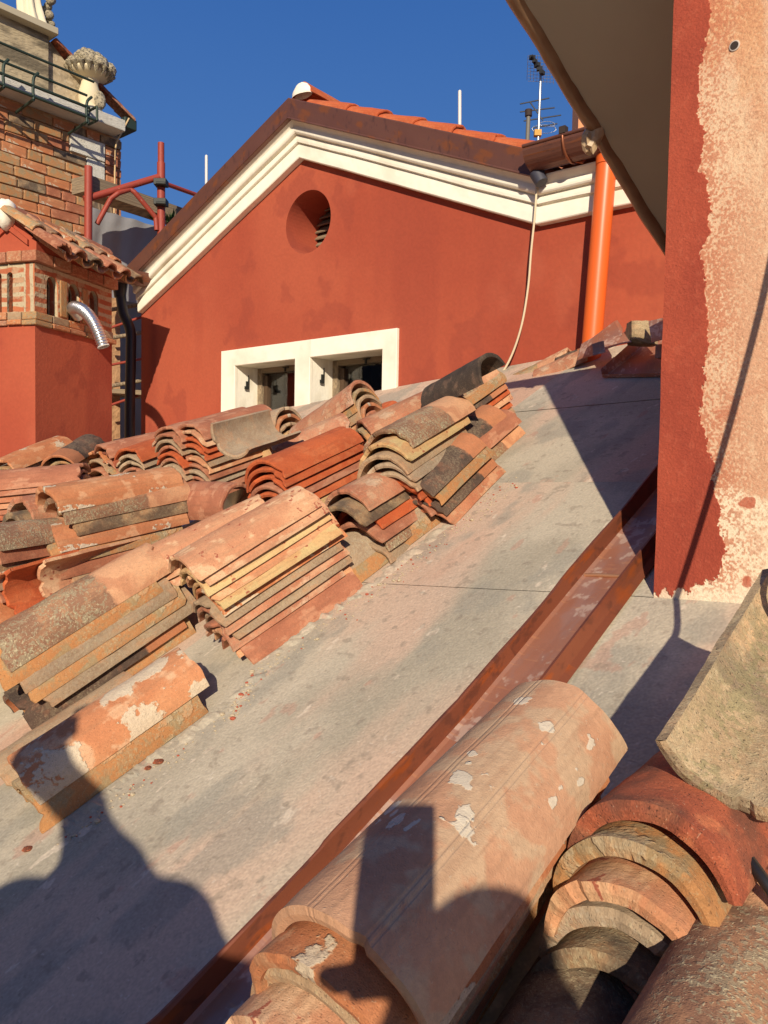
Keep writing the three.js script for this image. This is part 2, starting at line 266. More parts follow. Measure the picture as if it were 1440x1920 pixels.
// stack of nested tiles surveyed by two pixels of a reference line (base / top = right edge of bottom / top tile, crown = ridge of top tile)
function stack(o) {
  const { pl = P1, a, b, ref = 'base', n = 1, pitch = .026, w = .18, types, desc, jit = .012, yaw = .7, lift = 0, A = 67, th = .012 } = o;
  const h = tileH(w, A), H = lift + (ref === 'base' ? 0 : ref === 'top' ? (n - 1) * pitch : (n - 1) * pitch + h);
  const p1 = on(pl, ...a, H), p2 = on(pl, ...b, H); let len = p1.distanceTo(p2); if (o.log) console.log('stack', desc, 'len', len.toFixed(3), 'at', p1.toArray().map(x => x.toFixed(2)).join(','));
  const ax = p2.clone().sub(p1).normalize(), N = pl.n.clone();
  if (o.L) { if (o.anchor === 'back') p1.copy(p2).addScaledVector(ax, -o.L); len = o.L; }
  if (o.tilt) N.applyAxisAngle(ax, rad(o.tilt));
  const S = N.clone().cross(ax).normalize();
  const org = p1.clone().addScaledVector(N, -(H - lift)); if (ref !== 'crown') org.addScaledVector(S, w / 2); // right edge lies at x = -w/2
  if (o.side) org.addScaledVector(S, o.side);
  const count = o.show || n;
  for (let i = 0; i < n; i++) {
    const k = n - 1 - i; if (k >= count) continue;          // k = 0 is the top tile
    const type = types[k % types.length], yw = rad(rr(-yaw, yaw)), off = rr(-jit, jit) + (o.lean || 0) * i + (o.shift?.[k]?.[0] || 0), lat = rr(-.002, .002) + (o.leanS || 0) * i + (o.shift?.[k]?.[1] || 0);
    const ang = yw + rad(o.shift?.[k]?.[2] || 0), x = S.clone().applyAxisAngle(N, ang), z = ax.clone().applyAxisAngle(N, ang);
    const m4 = new THREE.Matrix4().makeBasis(x, N, z).setPosition(org.clone().addScaledVector(N, i * pitch + .001).addScaledVector(ax, off).addScaledVector(S, lat));
    const lab = n === 1 ? desc : k === n - 1 && n > 1 ? `${WORD[type]} tile at the bottom of ${desc}` : `${WORD[type]} ${ORD[k]} tile ${k ? 'from the top ' : ''}of ${desc}`;
    const flip = o.wideBack; const tp = o.taper ?? .92, wj = w * rr(.985, 1.015);
    putTile({ L: len * rr(.94, 1.03), w1: flip ? wj * tp : wj, w2: flip ? wj : wj * tp, A, th, rag: o.rag ?? rr(.003, .01), jag: (o.jag && k === (o.jagK ?? 0)) ? o.jag : 0, sag: rr(-.002, .003), warp: .0015, nu: o.nu ?? 16, nv: o.nv ?? 16 }, type, o.tints ? o.tints[k % o.tints.length] : Math.floor(rr(0, 3.99)), m4, lab, n > 1 ? 'tiles piled in stacks on the roof' : o.group);
  }
  return { org, N, S, ax, len };
}

// tiles surveyed by two points with known distances; up: direction the convex side faces
function freeStack(o) {
  const { a, b, n = 1, pitch = .03, w = .18, types, desc, A = 82, th = .014, L = null, jit = .006, yaw = 1.2 } = o;
  const p1 = atZ(...a), p2 = atZ(...b), ax = p2.clone().sub(p1), len = L || ax.length(); ax.normalize();
  const S = o.up.clone().cross(ax).normalize(), N = ax.clone().cross(S).normalize(), h = tileH(w, A);
  for (let k = 0; k < n; k++) {
    const ang = rad(rr(-yaw, yaw)), x = S.clone().applyAxisAngle(N, ang), z = ax.clone().applyAxisAngle(N, ang), type = types[k % types.length];
    const m4 = new THREE.Matrix4().makeBasis(x, N, z).setPosition(p1.clone().addScaledVector(N, -h - k * pitch).addScaledVector(ax, rr(-jit, jit) + (o.step || 0) * k + (o.fwd?.[k] || 0)).addScaledVector(S, rr(-.003, .003) + (o.leanS || 0) * k));
    putTile({ L: len, w1: w, w2: w * (o.taper ?? .93), A, th, rag: o.rag ?? .006, rag2: o.rag2 ?? o.rag ?? .006, chip: o.chip ?? .012, jag: o.jag || 0, nu: o.nu ?? 16, nv: o.nv ?? 16, warp: o.warp ?? .0018 }, type, o.tint ?? k % 4, m4, n === 1 ? desc : k === n - 1 ? `${WORD[type]} tile at the bottom of ${desc}` : `${WORD[type]} ${ORD[k]} tile ${k ? 'from the top ' : ''}of ${desc}`, n > 1 ? 'tiles piled in stacks on the roof' : undefined);
  }
}
// ---------- ground far below ----------
{
  const g = new THREE.PlaneGeometry(3000, 3000, 1, 1); g.rotateX(-Math.PI / 2); g.translate(0, -11, 0);
  const u = g.attributes.uv; for (let i = 0; i < u.count; i++) u.setXY(i, u.getX(i) * 300, u.getY(i) * 300);
  solo('ground', g, M({ ...makeTex(256, 256, (a, b) => { const n = fbm(a * 9, b * 9, 4, 7); return [150 + 40 * n, 142 + 36 * n, 130 + 30 * n, n]; }), bumpScale: .02 }), 'distant paved ground far below the roofs', 'ground', null, 'structure');
}
// ---------- bare cement roof slope ----------
const E1 = V(Math.sin(rad(46)), 0, -Math.cos(rad(46))); E1.y = P1.gx * E1.x - P1.gf * E1.z; E1.normalize();
const E2 = E1.clone().cross(P1.n).normalize();               // to the right, in the roof plane
const O1 = V(0, P1.c, 0), toP1 = p => { const d = p.clone().sub(O1); return [d.dot(E1), d.dot(E2)]; };
const texSlab = makeTex(2048, 2048, (u, v) => {
  const s = u * 4, t = v * 4;                                // metres along / across the slope
  const a = fbm(s * 1.1, t * 3.6, 6, 101), b = fbm(s * 2.6 + 5, t * 4, 5, 103), f = fbm(s * 40, t * 40, 3, 105), g = n2(s * 300, t * 300, 107), w = fbm(s * 9, t * 22, 4, 109), g2 = n2(s * 150, t * 150, 117), d = fbm(s * 5, t * 9 + 8, 5, 119);
  let c = mix3([184, 173, 150], [208, 195, 170], ss(.32, .68, b));
  c = mix3(c, [221, 189, 162], .85 * ss(.42, .6, a)); c = mix3(c, [210, 160, 132], .45 * ss(.6, .76, a)); c = mix3(c, [164, 158, 142], .55 * ss(.54, .7, d));
  const rs = fbm(s * 8 + 3, t * 15, 5, 113); c = mix3(c, [200, 136, 114], .3 * ss(.72, .78, rs));
  c = mix3(c, [236, 218, 192], .7 * ss(.71, .745, w * .8 + .2 * f)); c = mix3(c, [150, 136, 118], .4 * ss(.66, .8, f)); c = mix3(c, [242, 228, 206], .5 * ss(.93, .97, g2)); c = mix3(c, [136, 120, 104], .5 * ss(.05, .02, g2));
  const k = .94 + .12 * g; return [c[0] * k, c[1] * k, c[2] * k, .3 * f + .25 * g + .3 * b + .15 * g2];
}, [.25, .25]);
const mSlab = M({ ...texSlab, bumpScale: .0024, roughness: .92 });
function slabGeo(pts, thick = .06) {                         // pts: world points on the plane, slab hangs below
  const q = pts.map(toP1), g = new THREE.ExtrudeGeometry(poly(q), { depth: thick, bevelEnabled: true, bevelSize: -.003, bevelOffset: 0, bevelThickness: .003, bevelSegments: 1 });
  const p = g.attributes.position, uv = g.attributes.uv, v = V(0, 0, 0);
  for (let i = 0; i < p.count; i++) { const s = p.getX(i), t = p.getY(i), d = p.getZ(i) - thick - .003; uv.setXY(i, s + 1.7, t + 2); v.copy(O1).addScaledVector(E1, s).addScaledVector(E2, t).addScaledVector(P1.n, d); p.setXYZ(i, v.x, v.y, v.z); }
  g.computeVertexNormals(); return g;
}
const flat = (x, z) => V(x, P1.y(x, z), z);
const WP = on(P1, 1188, 642), WU = azv(130), WN = azv(-140);   // the red gable wall: a point, its run to the right, its outward normal
const wallXZ = (u, p = .012) => { const q = WP.clone().addScaledVector(WU, u).addScaledVector(WN, p); return flat(q.x, q.z); };
{
  const roof = thing('roof_slope', 'bare grey cement roof slope dusted with pink between the tile stacks', 'roof'); roof.userData.kind = 'structure';
  const cA = on(P1, 880, 781), cB = on(P1, 1025, 768), cC = on(P1, 1270, 746), dir = cC.clone().sub(cA).normalize();
  const farL = cA.clone().addScaledVector(dir, -2.6), farR = cC.clone().addScaledVector(dir, 1.2), gap = E1.clone().multiplyScalar(.006);
  const e0 = on(P1, 300, 1062), e1 = on(P1, 700, 1094), e2 = on(P1, 940, 1106), e3 = on(P1, 1120, 1114), ed = e3.clone().sub(e0).normalize();
  const eL = e0.clone().addScaledVector(ed, -1.6), eR = e3.clone().addScaledVector(ed, 1.6), g2 = E1.clone().multiplyScalar(.0022);
  part(roof, 'cement_panel', slabGeo([cA, cB, cC, farR, wallXZ(1.1), wallXZ(-4.2), farL].map(p => p.clone().add(gap))), mSlab);
  part(roof, 'cement_panel', slabGeo([eL, e0, e1, e2, e3, eR].map(p => p.clone().add(g2)).concat([farR, cC, cB, cA, farL])), mSlab);
  part(roof, 'cement_panel', slabGeo([flat(-2.9, 1.7), flat(2.6, 1.7), eR, e3, e2, e1, e0, eL]), mSlab);
  // mortar ridge left along the foot of the tile stacks
  const pts = [[120, 1556], [250, 1450], [430, 1322], [560, 1190], [690, 1100], [840, 985]];
  for (let i = 0; i + 1 < pts.length; i++) {
    const a = on(P1, ...pts[i]), b = on(P1, ...pts[i + 1]), L = a.distanceTo(b), k = 46, g = new G(), dirr = b.clone().sub(a).normalize(), sd = P1.n.clone().cross(dirr);
    const prof = [[-.03, 0], [-.016, .5], [0, 1], [.014, .6], [.03, 0]]; const rows = [];
    for (let q = 0; q <= k; q++) rows.push(prof.map(([x, y], j) => { const nn = fbm(q * .35 + i * 50, j * .8, 3, 7), c = a.clone().addScaledVector(dirr, L * q / k).addScaledVector(sd, x * (.5 + nn) + .012 * (fbm(q * .2, i, 2, 9) - .5)).addScaledVector(P1.n, -.002 + y * .013 * ss(.25, .75, nn)); return g.v(c, ...toP1(c).map(z => z + 1.9)); }));
    for (let q = 0; q < k; q++) for (let j = 0; j < 4; j++) g.i.push(rows[q][j], rows[q + 1][j], rows[q][j + 1], rows[q][j + 1], rows[q + 1][j], rows[q + 1][j + 1]);
    part(roof, 'mortar_smear', g.geo(), mSlab);
  }
}
// gentler roof part under the left-hand stacks
{
  const pt = (x, z) => [x, -z], g = extrude(poly([pt(-2.6, -2.1), pt(-1.35, -2.15), pt(-.86, -2.6), pt(-.66, -3.0), pt(-.62, -3.5), pt(-.7, -3.95), pt(-1.2, -4.2), pt(-2.6, -4.2)]), .5);
  const p = g.attributes.position, uv = g.attributes.uv; for (let i = 0; i < p.count; i++) { const x = p.getX(i), z = -p.getY(i), d = p.getZ(i); uv.setXY(i, x + d, z + d); p.setXYZ(i, x, P2.y(x, z) - (.5 - d), z); }
  g.computeVertexNormals(); solo('raised_roof_step', g, mSlab, 'low grey cement roof part under the left tile stacks', 'roof', null, 'structure');
}
// ---------- copper valley channel ----------
{
  const line = [[300, 1970], [620, 1622], [870, 1347], [1085, 1088], [1245, 900]].map(q => on(P1, ...q));
  line.unshift(line[0].clone().multiplyScalar(2).sub(line[1]));
  const prof = [[0, 0], [0, .042], [.002, .047], [.006, .047], [.009, .042], [.016, .014], [.024, .010], [.065, .008], [.11, .010], [.12, .014], [.125, .034], [.128, .038], [.133, .038], [.143, .012], [.157, .004]];
  const ch = thing('copper_channel', 'copper valley channel with upturned edges beside the peeling wall', 'gutter');
  const gl = new G(), gf = new G(), gq = new G(), pts = new THREE.CatmullRomCurve3(line, false, 'catmullrom', .05).getPoints(70); let acc = 0; const rows = [];
  pts.forEach((p, i) => {
    const t = (pts[i + 1] || p).clone().sub(pts[i - 1] || p).normalize(), r = t.clone().cross(P1.n).normalize(); if (i) acc += p.distanceTo(pts[i - 1]);
    rows.push(prof.map(([s, h], j) => { const w = (fbm(i * .3, j * .7, 2, 5) - .5) * .004, hh = j > 0 && j < 4 ? h * (1 + .35 * (fbm(i * .16, 3, 2, 6) - .5)) : h; const c = p.clone().addScaledVector(r, s + (j && j < 5 ? w : 0)).addScaledVector(P1.n, hh + .003 + (j > 5 && j < 10 ? w * .6 : 0)); return [c, acc, s * 3 + h * 4]; }));
  });
  for (let i = 0; i + 1 < rows.length; i++) for (let j = 0; j + 1 < prof.length; j++) { const q = [rows[i][j], rows[i + 1][j], rows[i + 1][j + 1], rows[i][j + 1]]; (j < 5 ? gl : j < 9 ? gf : gq).quad(...q.map(x => x[0]), ...q.map(x => [x[1], x[2]])); }
  part(ch, 'channel_floor', gf.geo(), mCopNew); part(ch, 'left_upstand', gl.geo(), mCopSide); part(ch, 'right_upstand', gq.geo(), mCopSide);
  // soldered joint across the floor
  const j0 = on(P1, 1085, 1088), tt = on(P1, 1245, 900).sub(j0).normalize(), r = tt.clone().cross(P1.n).normalize();
  const a = j0.clone().addScaledVector(r, .02).addScaledVector(P1.n, .015), b = j0.clone().addScaledVector(r, .12).addScaledVector(P1.n, .015).addScaledVector(tt, .005);
  part(ch, 'solder_seam', tubeGeo([a, a.clone().lerp(b, .35).addScaledVector(P1.n, .001), a.clone().lerp(b, .7), b], .0045, 6), M({ color: col(206, 150, 110), metalness: .5, roughness: .45 }));
}
// ---------- plastered dormer on the right ----------
const DB = on(P1, 1228, 1118), DA = azv(44.2), DL = azv(-45.8), DR = azv(134.2), DN = azv(-135.8);
const dTop = 1.161, dDrop = .48;
const dPos = (s, l, y) => V(DB.x, y, DB.z).addScaledVector(DA, s).addScaledVector(DL, l);
const facePt = (px, py) => { const r = ray(px, py), n = DN, t = V(DB.x, 0, DB.z).dot(n) / (r.x * n.x + r.z * n.z), q = r.multiplyScalar(t); return [(q.x - DB.x) * DR.x + (q.z - DB.z) * DR.z, q.y]; };
{
  const d = thing('dormer', 'plastered dormer with flaking red paint and a sloping eave at the right edge', 'building');
  // body: side profile along DA, thickness to the right
  const L = 2.0, body = new G(), R = -1.6, P = dPos;
  const q = (a, b, c, e) => { const u = [a, b, c, e].map(p => [p.x * .7 - p.z * .7, p.y]); body.quad(a, b, c, e, ...u); };
  q(P(0, 0, -1.2), P(L, 0, -.2), P(L, 0, dTop - dDrop * L), P(0, 0, dTop)); q(P(L, R, -1), P(L, 0, -1), P(L, 0, dTop - dDrop * L), P(L, R, dTop - dDrop * L)); q(P(0, R, -1), P(L, R, -1), P(L, R, dTop - dDrop * L), P(0, R, dTop));
  part(d, 'side_wall', body.geo(), mRed);
  // front face with paint flaking off older plaster
  const bound = [[-40, 1328], [0, 1330], [50, 1332], [95, 1315], [125, 1314], [175, 1310], [225, 1311], [250, 1322], [300, 1317], [320, 1312], [337, 1325], [400, 1336], [437, 1327], [475, 1317], [560, 1322], [620, 1330], [700, 1322], [780, 1316], [850, 1328], [880, 1339], [931, 1338], [955, 1351], [1001, 1353], [1025, 1362], [1076, 1350], [1130, 1345]].map(([y, x]) => facePt(x, y)).reverse();
  const bu = y => { let i = 0; while (i < bound.length - 2 && y > bound[i + 1][1]) i++; const [a, b] = [bound[i], bound[i + 1]], t = Math.max(0, Math.min(1, (y - a[1]) / (b[1] - a[1]))); return a[0] + (b[0] - a[0]) * t; };
  const low = facePt(1290, 1098)[1], UW = .55, Y0 = -.55, YH = 1.75, dp = facePt(1378, 1000)[1];
  const tx = makeTex(640, 2016, (u, v) => {
    const x = u * UW, y = Y0 + v * YH, a = fbm(x * 12, y * 7, 5, 201), f = fbm(x * 90, y * 90, 3, 203), g = n2(x * 700, y * 700, 205), e = fbm(x * 45, y * 45, 4, 207), h = fbm(x * 20 + 4, y * 9, 5, 209), f2 = fbm(x * 260, y * 260, 2, 217);
    let pl = mix3([240, 204, 166], [230, 184, 146], ss(.35, .7, a)); const up = ss(.55, .95, y); pl = mix3(pl, mix3([214, 140, 92], [232, 172, 120], a), .7 * ss(.42, .62, h) * up);
    pl = mix3(pl, [252, 232, 196], ss(.0, -.03, y - .02 + .3 * (a - .5) + .04 * (e - .5)));
    const edge = x - bu(y) - .016 * (e - .5) - .012 * (f - .5) - .006 * (f2 - .5);
    pl = mix3(pl, [204, 122, 88], .7 * ss(.09, .0, edge - .06 * (h - .5)) * ss(.44, .56, f2 * .6 + h * .42)); pl = mix3(pl, [206, 132, 98], .22 * ss(.5, .58, f2 * .55 + a * .5 - .03)); pl = mix3(pl, [170, 126, 96], .35 * ss(.74, .8, f2)); pl = mix3(pl, [250, 222, 184], .25 * ss(.3, .24, f2)); pl = mix3(pl, [190, 92, 64], .8 * ss(.64, .68, fbm(x * 16 + 9, y * 22, 4, 215)) * ss(.25, -.1, y));
    let rd = mix3([182, 82, 56], [168, 72, 50], ss(.3, .7, a)); rd = mix3(rd, [200, 104, 76], .3 * ss(.6, .8, f));
    const isRed = ss(.0008, -.0008, edge) * ss(-.001, .001, y - low - .085 * (fbm(x * 30, 3, 5, 211) - .45) - .02 * (f - .5) - .012 * (f2 - .5));
    const cr = mix3(pl, [252, 236, 204], .85 * ss(.03, -.03, y - low)); let c = mix3(cr, rd, isRed); const k = .94 + .12 * g;
    return [c[0] * k, c[1] * k, c[2] * k, .16 * f + .1 * g + .24 * f2 + .08 * e + .42 * isRed];
  }, [1, 1]);
  const ff = new G(), F = (u, y) => V(DB.x, y, DB.z).addScaledVector(DR, u).addScaledVector(DN, .002);
  const nu = 10, ny = 60, rows = []; for (let j = 0; j <= ny; j++) { const r = []; for (let i = 0; i <= nu; i++) { const y = Y0 + (dTop - Y0) * j / ny, u = UW * i / nu - (i === 0 ? .003 * fbm(y * 9, 1, 3, 5) : 0), c = F(u, y).addScaledVector(DN, .004 * (fbm(u * 14, y * 14, 3, 17) - .5)); r.push(ff.v(c, Math.max(0.002, u / UW), (y - Y0) / YH)); } rows.push(r); }
  for (let j = 0; j < ny; j++) for (let i = 0; i < nu; i++) ff.i.push(rows[j][i], rows[j][i + 1], rows[j + 1][i], rows[j][i + 1], rows[j + 1][i + 1], rows[j + 1][i]);
  part(d, 'front_wall', ff.geo(), M({ ...tx, bumpScale: .0035, roughness: .96 }), 'red paint flaking off pale sandy plaster');
  const f2 = new G(); f2.quad(F(UW, -1.2), F(1.6, -1.2), F(1.6, dTop), F(UW, dTop)); part(d, 'front_wall', f2.geo(), M({ color: col(232, 184, 136) }));
  // sleeve in the wall
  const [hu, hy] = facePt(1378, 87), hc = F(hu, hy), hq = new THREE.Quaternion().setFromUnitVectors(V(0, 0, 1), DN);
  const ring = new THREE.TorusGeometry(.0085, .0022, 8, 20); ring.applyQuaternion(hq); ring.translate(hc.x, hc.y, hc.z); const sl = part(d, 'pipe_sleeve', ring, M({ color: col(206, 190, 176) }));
  const disc = new THREE.CylinderGeometry(.0085, .0085, .004, 20); disc.rotateX(Math.PI / 2); disc.applyQuaternion(hq); disc.translate(hc.x, hc.y, hc.z); part(sl, 'sleeve_hole_shade', disc, mDark);  // dark disc painted in place of the shade inside the open sleeve
  // sloping eave: soffit board, roof sheet, wrapped verge
  const ov = .414, s0 = -.03, sy = s => dTop - dDrop * s, so = new G(), T = .055;
  const a = dPos(s0, ov, sy(s0)), b = dPos(L + .2, ov, sy(L + .2)), c = dPos(L + .2, R, sy(L + .2)), e = dPos(s0, R, sy(s0)), up = V(0, T, 0); const A2 = [a, b, c, e], B2 = A2.map(p => p.clone().add(up));
  so.quad(a, b, c, e); so.quad(B2[0], B2[1], B2[2], B2[3]); for (let i = 0; i < 4; i++) so.quad(A2[i], A2[(i + 1) % 4], B2[(i + 1) % 4], B2[i]);
  part(d, 'soffit', so.geo(), M({ ...makeTex(256, 256, (u, v) => { const n = fbm(u * 10, v * 10, 4, 221), f = fbm(u * 80, v * 80, 2, 222); return [176 + 14 * n, 168 + 14 * n, 150 + 12 * n, f]; }, [1, 1]), bumpScale: .001 }));
  const vp = []; for (let i = 0; i <= 14; i++) { const s = s0 + (L + .2 - s0) * i / 14; vp.push(dPos(s, ov + .004, sy(s) + .012 + .003 * Math.sin(i * 2.3))); }
  const vg = tubeGeo(vp, .024, 9, true, 90); { const p = vg.attributes.position; for (let i = 0; i < p.count; i++) { const n = (fbm(p.getX(i) * 22 + p.getZ(i) * 9, p.getY(i) * 30, 3, 8) - .5) * .01; p.setXYZ(i, p.getX(i) + DL.x * n, p.getY(i) + n * .5, p.getZ(i) + DL.z * n); } vg.computeVertexNormals(); }
  part(d, 'verge_wrapping', vg, M({ ...makeTex(256, 256, (u, v) => { const n = fbm(u * 60, v * 6, 4, 231); const q = mix3([132, 100, 72], [168, 134, 100], n); return [...q, n]; }, [1, 1]), bumpScale: .003, roughness: .35 }), 'brown packing tape wrapped along the eave edge');
  const kn = dPos(.42, ov + .012, sy(.42) - .012), kg = new THREE.IcosahedronGeometry(.04, 2); { const p = kg.attributes.position; for (let i = 0; i < p.count; i++) { const k = .65 + .7 * n3(p.getX(i) * 40, p.getY(i) * 40, p.getZ(i) * 40, 3); p.setXYZ(i, p.getX(i) * k * .7, p.getY(i) * k * 1.15, p.getZ(i) * k * .7); } kg.computeVertexNormals(); kg.translate(kn.x, kn.y, kn.z); }
  part(d, 'tape_knot', kg, M({ color: col(206, 178, 140), roughness: .45 }));
  const cap = new G(); const r0 = dPos(s0 - .02, ov + .02, sy(s0) + T + .012), r1 = dPos(L + .2, ov + .02, sy(L + .2) + T + .012), r2 = dPos(L + .2, R, sy(L + .2) + T + .012), r3 = dPos(s0 - .02, R, sy(s0) + T + .012); cap.quad(r0, r1, r2, r3); part(d, 'roof_sheet', cap.geo(), mFascia);
}
// ---------- red gabled house ----------
const HT = rad(-40), houseAt = (u, y, p) => V(WP.x, y, WP.z).addScaledVector(WU, u).addScaledVector(WN, p);
const mSash = M({ color: col(92, 70, 50), roughness: .6 });
const house = thing('red_house', 'red rendered house with a white moulded gable and two small windows', 'building', V(WP.x, 0, WP.z), HT);
const wl = (px, py, p = 0) => { const r = ray(px, py), t = (WP.x * WN.x + WP.z * WN.z + p) / (r.x * WN.x + r.z * WN.z); r.multiplyScalar(t); return [(r.x - WP.x) * WU.x + (r.z - WP.z) * WU.z, r.y]; };
{
  const apex = [-2.10, 2.194], sl = .425, ev = 1.48, uL = -3.80, uV = apex[0] + (apex[1] - ev) / sl;
  const line = [[uL, apex[1] + (uL - apex[0]) * sl], apex, [uV, ev], [2.0, ev]];
  const offs = (k, d) => {                                   // mitred offset below the roof line
    const nrm = i => { const a = line[i], b = line[i + 1], L = Math.hypot(b[0] - a[0], b[1] - a[1]); return [(b[1] - a[1]) / L, -(b[0] - a[0]) / L]; };
    if (k === 0) { const n = nrm(0); return [line[0][0], line[0][1] + d / n[1]]; }
    if (k === 3) return [line[3][0], line[3][1] - d];
    const n1 = nrm(k - 1), n2_ = nrm(k), s = 1 + n1[0] * n2_[0] + n1[1] * n2_[1]; return [line[k][0] + d * (n1[0] + n2_[0]) / s, line[k][1] + d * (n1[1] + n2_[1]) / s];
  };
  // subdivide the runs so that the hand-made moulding can wander a little
  function sweep(prof, wob = 0, from = 0, to = 3) {
    const g = new G(), rows = [];
    for (let k = from; k < to; k++) { const N = 24; for (let q = 0; q <= N; q++) { const t = q / N; rows.push([k, q, prof.map(([d, p]) => { const a = offs(k, d), b = offs(k + 1, d); const u = a[0] + (b[0] - a[0]) * t, y = a[1] + (b[1] - a[1]) * t, w = wob * (fbm(u * 2.4, d * 9, 3, 6) - .5); return V(u, y + w, p + w * .6); })]); } }
    for (let r = 0; r + 1 < rows.length; r++) { if (rows[r][0] !== rows[r + 1][0]) continue; for (let j = 0; j + 1 < prof.length; j++) { const a = rows[r][2], b = rows[r + 1][2]; g.quad(a[j], b[j], b[j + 1], a[j + 1], [a[j].x, prof[j][0]], [b[j].x, prof[j][0]], [b[j].x, prof[j + 1][0]], [a[j].x, prof[j + 1][0]]); } }
    const e = rows[0][2]; const c = V(e[0].x, e[0].y, 0), cb = V(e[0].x, e[e.length - 1].y, 0); for (let j = 0; j + 1 < e.length; j++) g.quad(e[j], e[j + 1], V(e[j + 1].x, e[j + 1].y, 0), V(e[j].x, e[j].y, 0)); // end cap
    let ge = g.geo(); return mergeVertices(ge, 1e-4);
  }
  const smoothNormals = (g) => { g.computeVertexNormals(); return g; };
  const mould = [[.098, .115], [.104, .112], [.112, .102], [.122, .090], [.13, .084], [.138, .086], [.150, .088], [.160, .086], [.167, .080], [.170, .070], [.1705, .056], [.178, .054], [.1785, .062], [.196, .062], [.208, .060], [.211, .054], [.2115, .042], [.219, .040], [.2195, .046], [.25, .046], [.286, .045], [.2905, .041], [.2907, -.002]];
  { const g = new THREE.BufferGeometry(); const s = sweep(mould, .010).toNonIndexed(); s.computeVertexNormals(); part(house, 'cornice', s, mWhite); }
  const fz = [[0, -.05], [-.004, .10], [-.002, .136], [.004, .14], [.10, .138], [.107, .142], [.110, .136], [.106, .095]];
  { const s = sweep(fz, .003, 0, 2).toNonIndexed(); s.computeVertexNormals(); part(house, 'copper_fascia', s, mFascia, 'brown copper verge flashing along the gable'); }
  // wall with openings
  const wt = .28, top = k => offs(k, .24);
  const sh = poly([[-3.82, -2.6], [2.0, -2.6], [2.0, top(3)[1]], top(2), top(1), [-3.82, top(0)[1] - .02]]);
  const hole = new THREE.Path(); hole.absellipse(-2.062, 1.503, .192, .186, 0, Math.PI * 2, true); sh.holes.push(hole);
  const ops = [[-2.713, -2.136], [-2.011, -1.436]], sill = -.02, head = .69;
  for (const [a, b] of ops) { const h = new THREE.Path(); h.moveTo(a - .012, sill - .012); h.lineTo(a - .012, head + .012); h.lineTo(b + .012, head + .012); h.lineTo(b + .012, sill - .012); h.closePath(); sh.holes.push(h); }
  const wg = extrude(sh, wt); wg.translate(0, 0, -wt); part(house, 'wall', wg, mRed);
  const side = mg([boxAt(-3.70, -.85, -2.29, .24, 4.4, 4.0), boxAt(2.1, -.7, -2.2, .2, 4.0, 4.0), boxAt(-.9, -.7, -4.4, 6.2, 4.2, .2)]); part(house, 'side_walls', uvMetres(side), mRed);
  // roof slabs
  const rg = new G(), zb = -4.3, zf = .09; const [l0, l1, l2, l3] = line; const R = (p, z, dy = 0) => V(p[0], p[1] + dy, z);
  const L0 = [l0[0] - .25, l0[1] - .25 * sl], rr_ = [uV + 1.2, ev - .02];
  rg.quad(R(l0, zf, -.012), R(l1, zf, -.012), R(l1, zb, -.012), R(l0, zb, -.012)); rg.quad(R(l1, zf, -.012), R(l2, zf, -.012), R(l2, zb, -.012), R(l1, zb, -.012)); rg.quad(R(l2, -.02, -.012), R(l3, -.02, -.012), R(l3, zb, .9), R(l2, zb, .9));
  part(house, 'roof', rg.geo(), clay('orange', 1));
  // verge tiles on the right rake, overlapping downwards, and the mortared ridge tile
  const ang = Math.atan(sl); let k = 0;
  for (let s = .12; s < 1.75; s += .262) {
    const m = part(house, 'verge_tile', tileGeo({ seed: 300 + k, L: .36, w1: .135, w2: .155, A: 80, nu: 6, nv: 12 }), clay('orange', k % 3 === 1 ? 2 : 0));
    m.position.set(apex[0] + s * Math.cos(ang), apex[1] - s * Math.sin(ang) - .025 + (k % 2) * .004, .052); m.rotation.set(0, Math.PI / 2, 0); m.rotateX(ang - .045); k++;
    const m2 = part(house, 'verge_tile', tileGeo({ seed: 330 + k, L: .36, w1: .135, w2: .155, A: 80, nu: 6, nv: 12 }), clay('brown', k % 3)); m2.position.copy(m.position); m2.position.z -= .22; m2.quaternion.copy(m.quaternion);
  }
  for (let i = 0; i < 9; i++) {
    const m = part(house, 'ridge_tile', tileGeo({ seed: 360 + i, L: .4, w1: .17, w2: .15, A: 82, nu: 6, nv: 12 }), clay('orange', i % 4)); m.position.set(apex[0] + .03, apex[1] + .035 + (i % 2) * .004, .06 - i * .34); m.rotation.y = Math.PI; if (i === 0) {
      const pg = new THREE.SphereGeometry(.078, 20, 12, 0, Math.PI * 2, 0, Math.PI / 2); pg.scale(1, 1, .45); const p = pg.attributes.position; for (let q = 0; q < p.count; q++) { const nn = 1 + .12 * (fbm(p.getX(q) * 40, p.getY(q) * 40, 2, 4) - .5); p.setXYZ(q, p.getX(q) * nn, p.getY(q) * nn, p.getZ(q) * nn); } pg.computeVertexNormals();
      const e = part(m, 'mortar_end', pg, mWhite, 'whitewashed mortar plugging the ridge end'); e.position.set(0, -.004, .005); }
  }
  // oculus louvre
  for (let i = 0; i < 9; i++) { const g = boxAt(0, 0, 0, .40, .008, .062); const m = part(house, 'louvre_slat', g, mWood); m.position.set(-2.062, 1.34 + i * .042, -.275); m.rotation.x = .75; }
  // windows: surround, linings, sash, pane, hooks
  const sur = poly([[-2.847, sill - .1], [-1.339, sill - .1], [-1.339, .79], [-2.847, .79]]); for (const [a, b] of ops) { const h = new THREE.Path(); h.moveTo(a, sill); h.lineTo(a, head); h.lineTo(b, head); h.lineTo(b, sill); h.closePath(); sur.holes.push(h); }
  const sg = extrude(sur, .018, .003); sg.translate(0, 0, .001); part(house, 'window_surround', sg, mWhite);
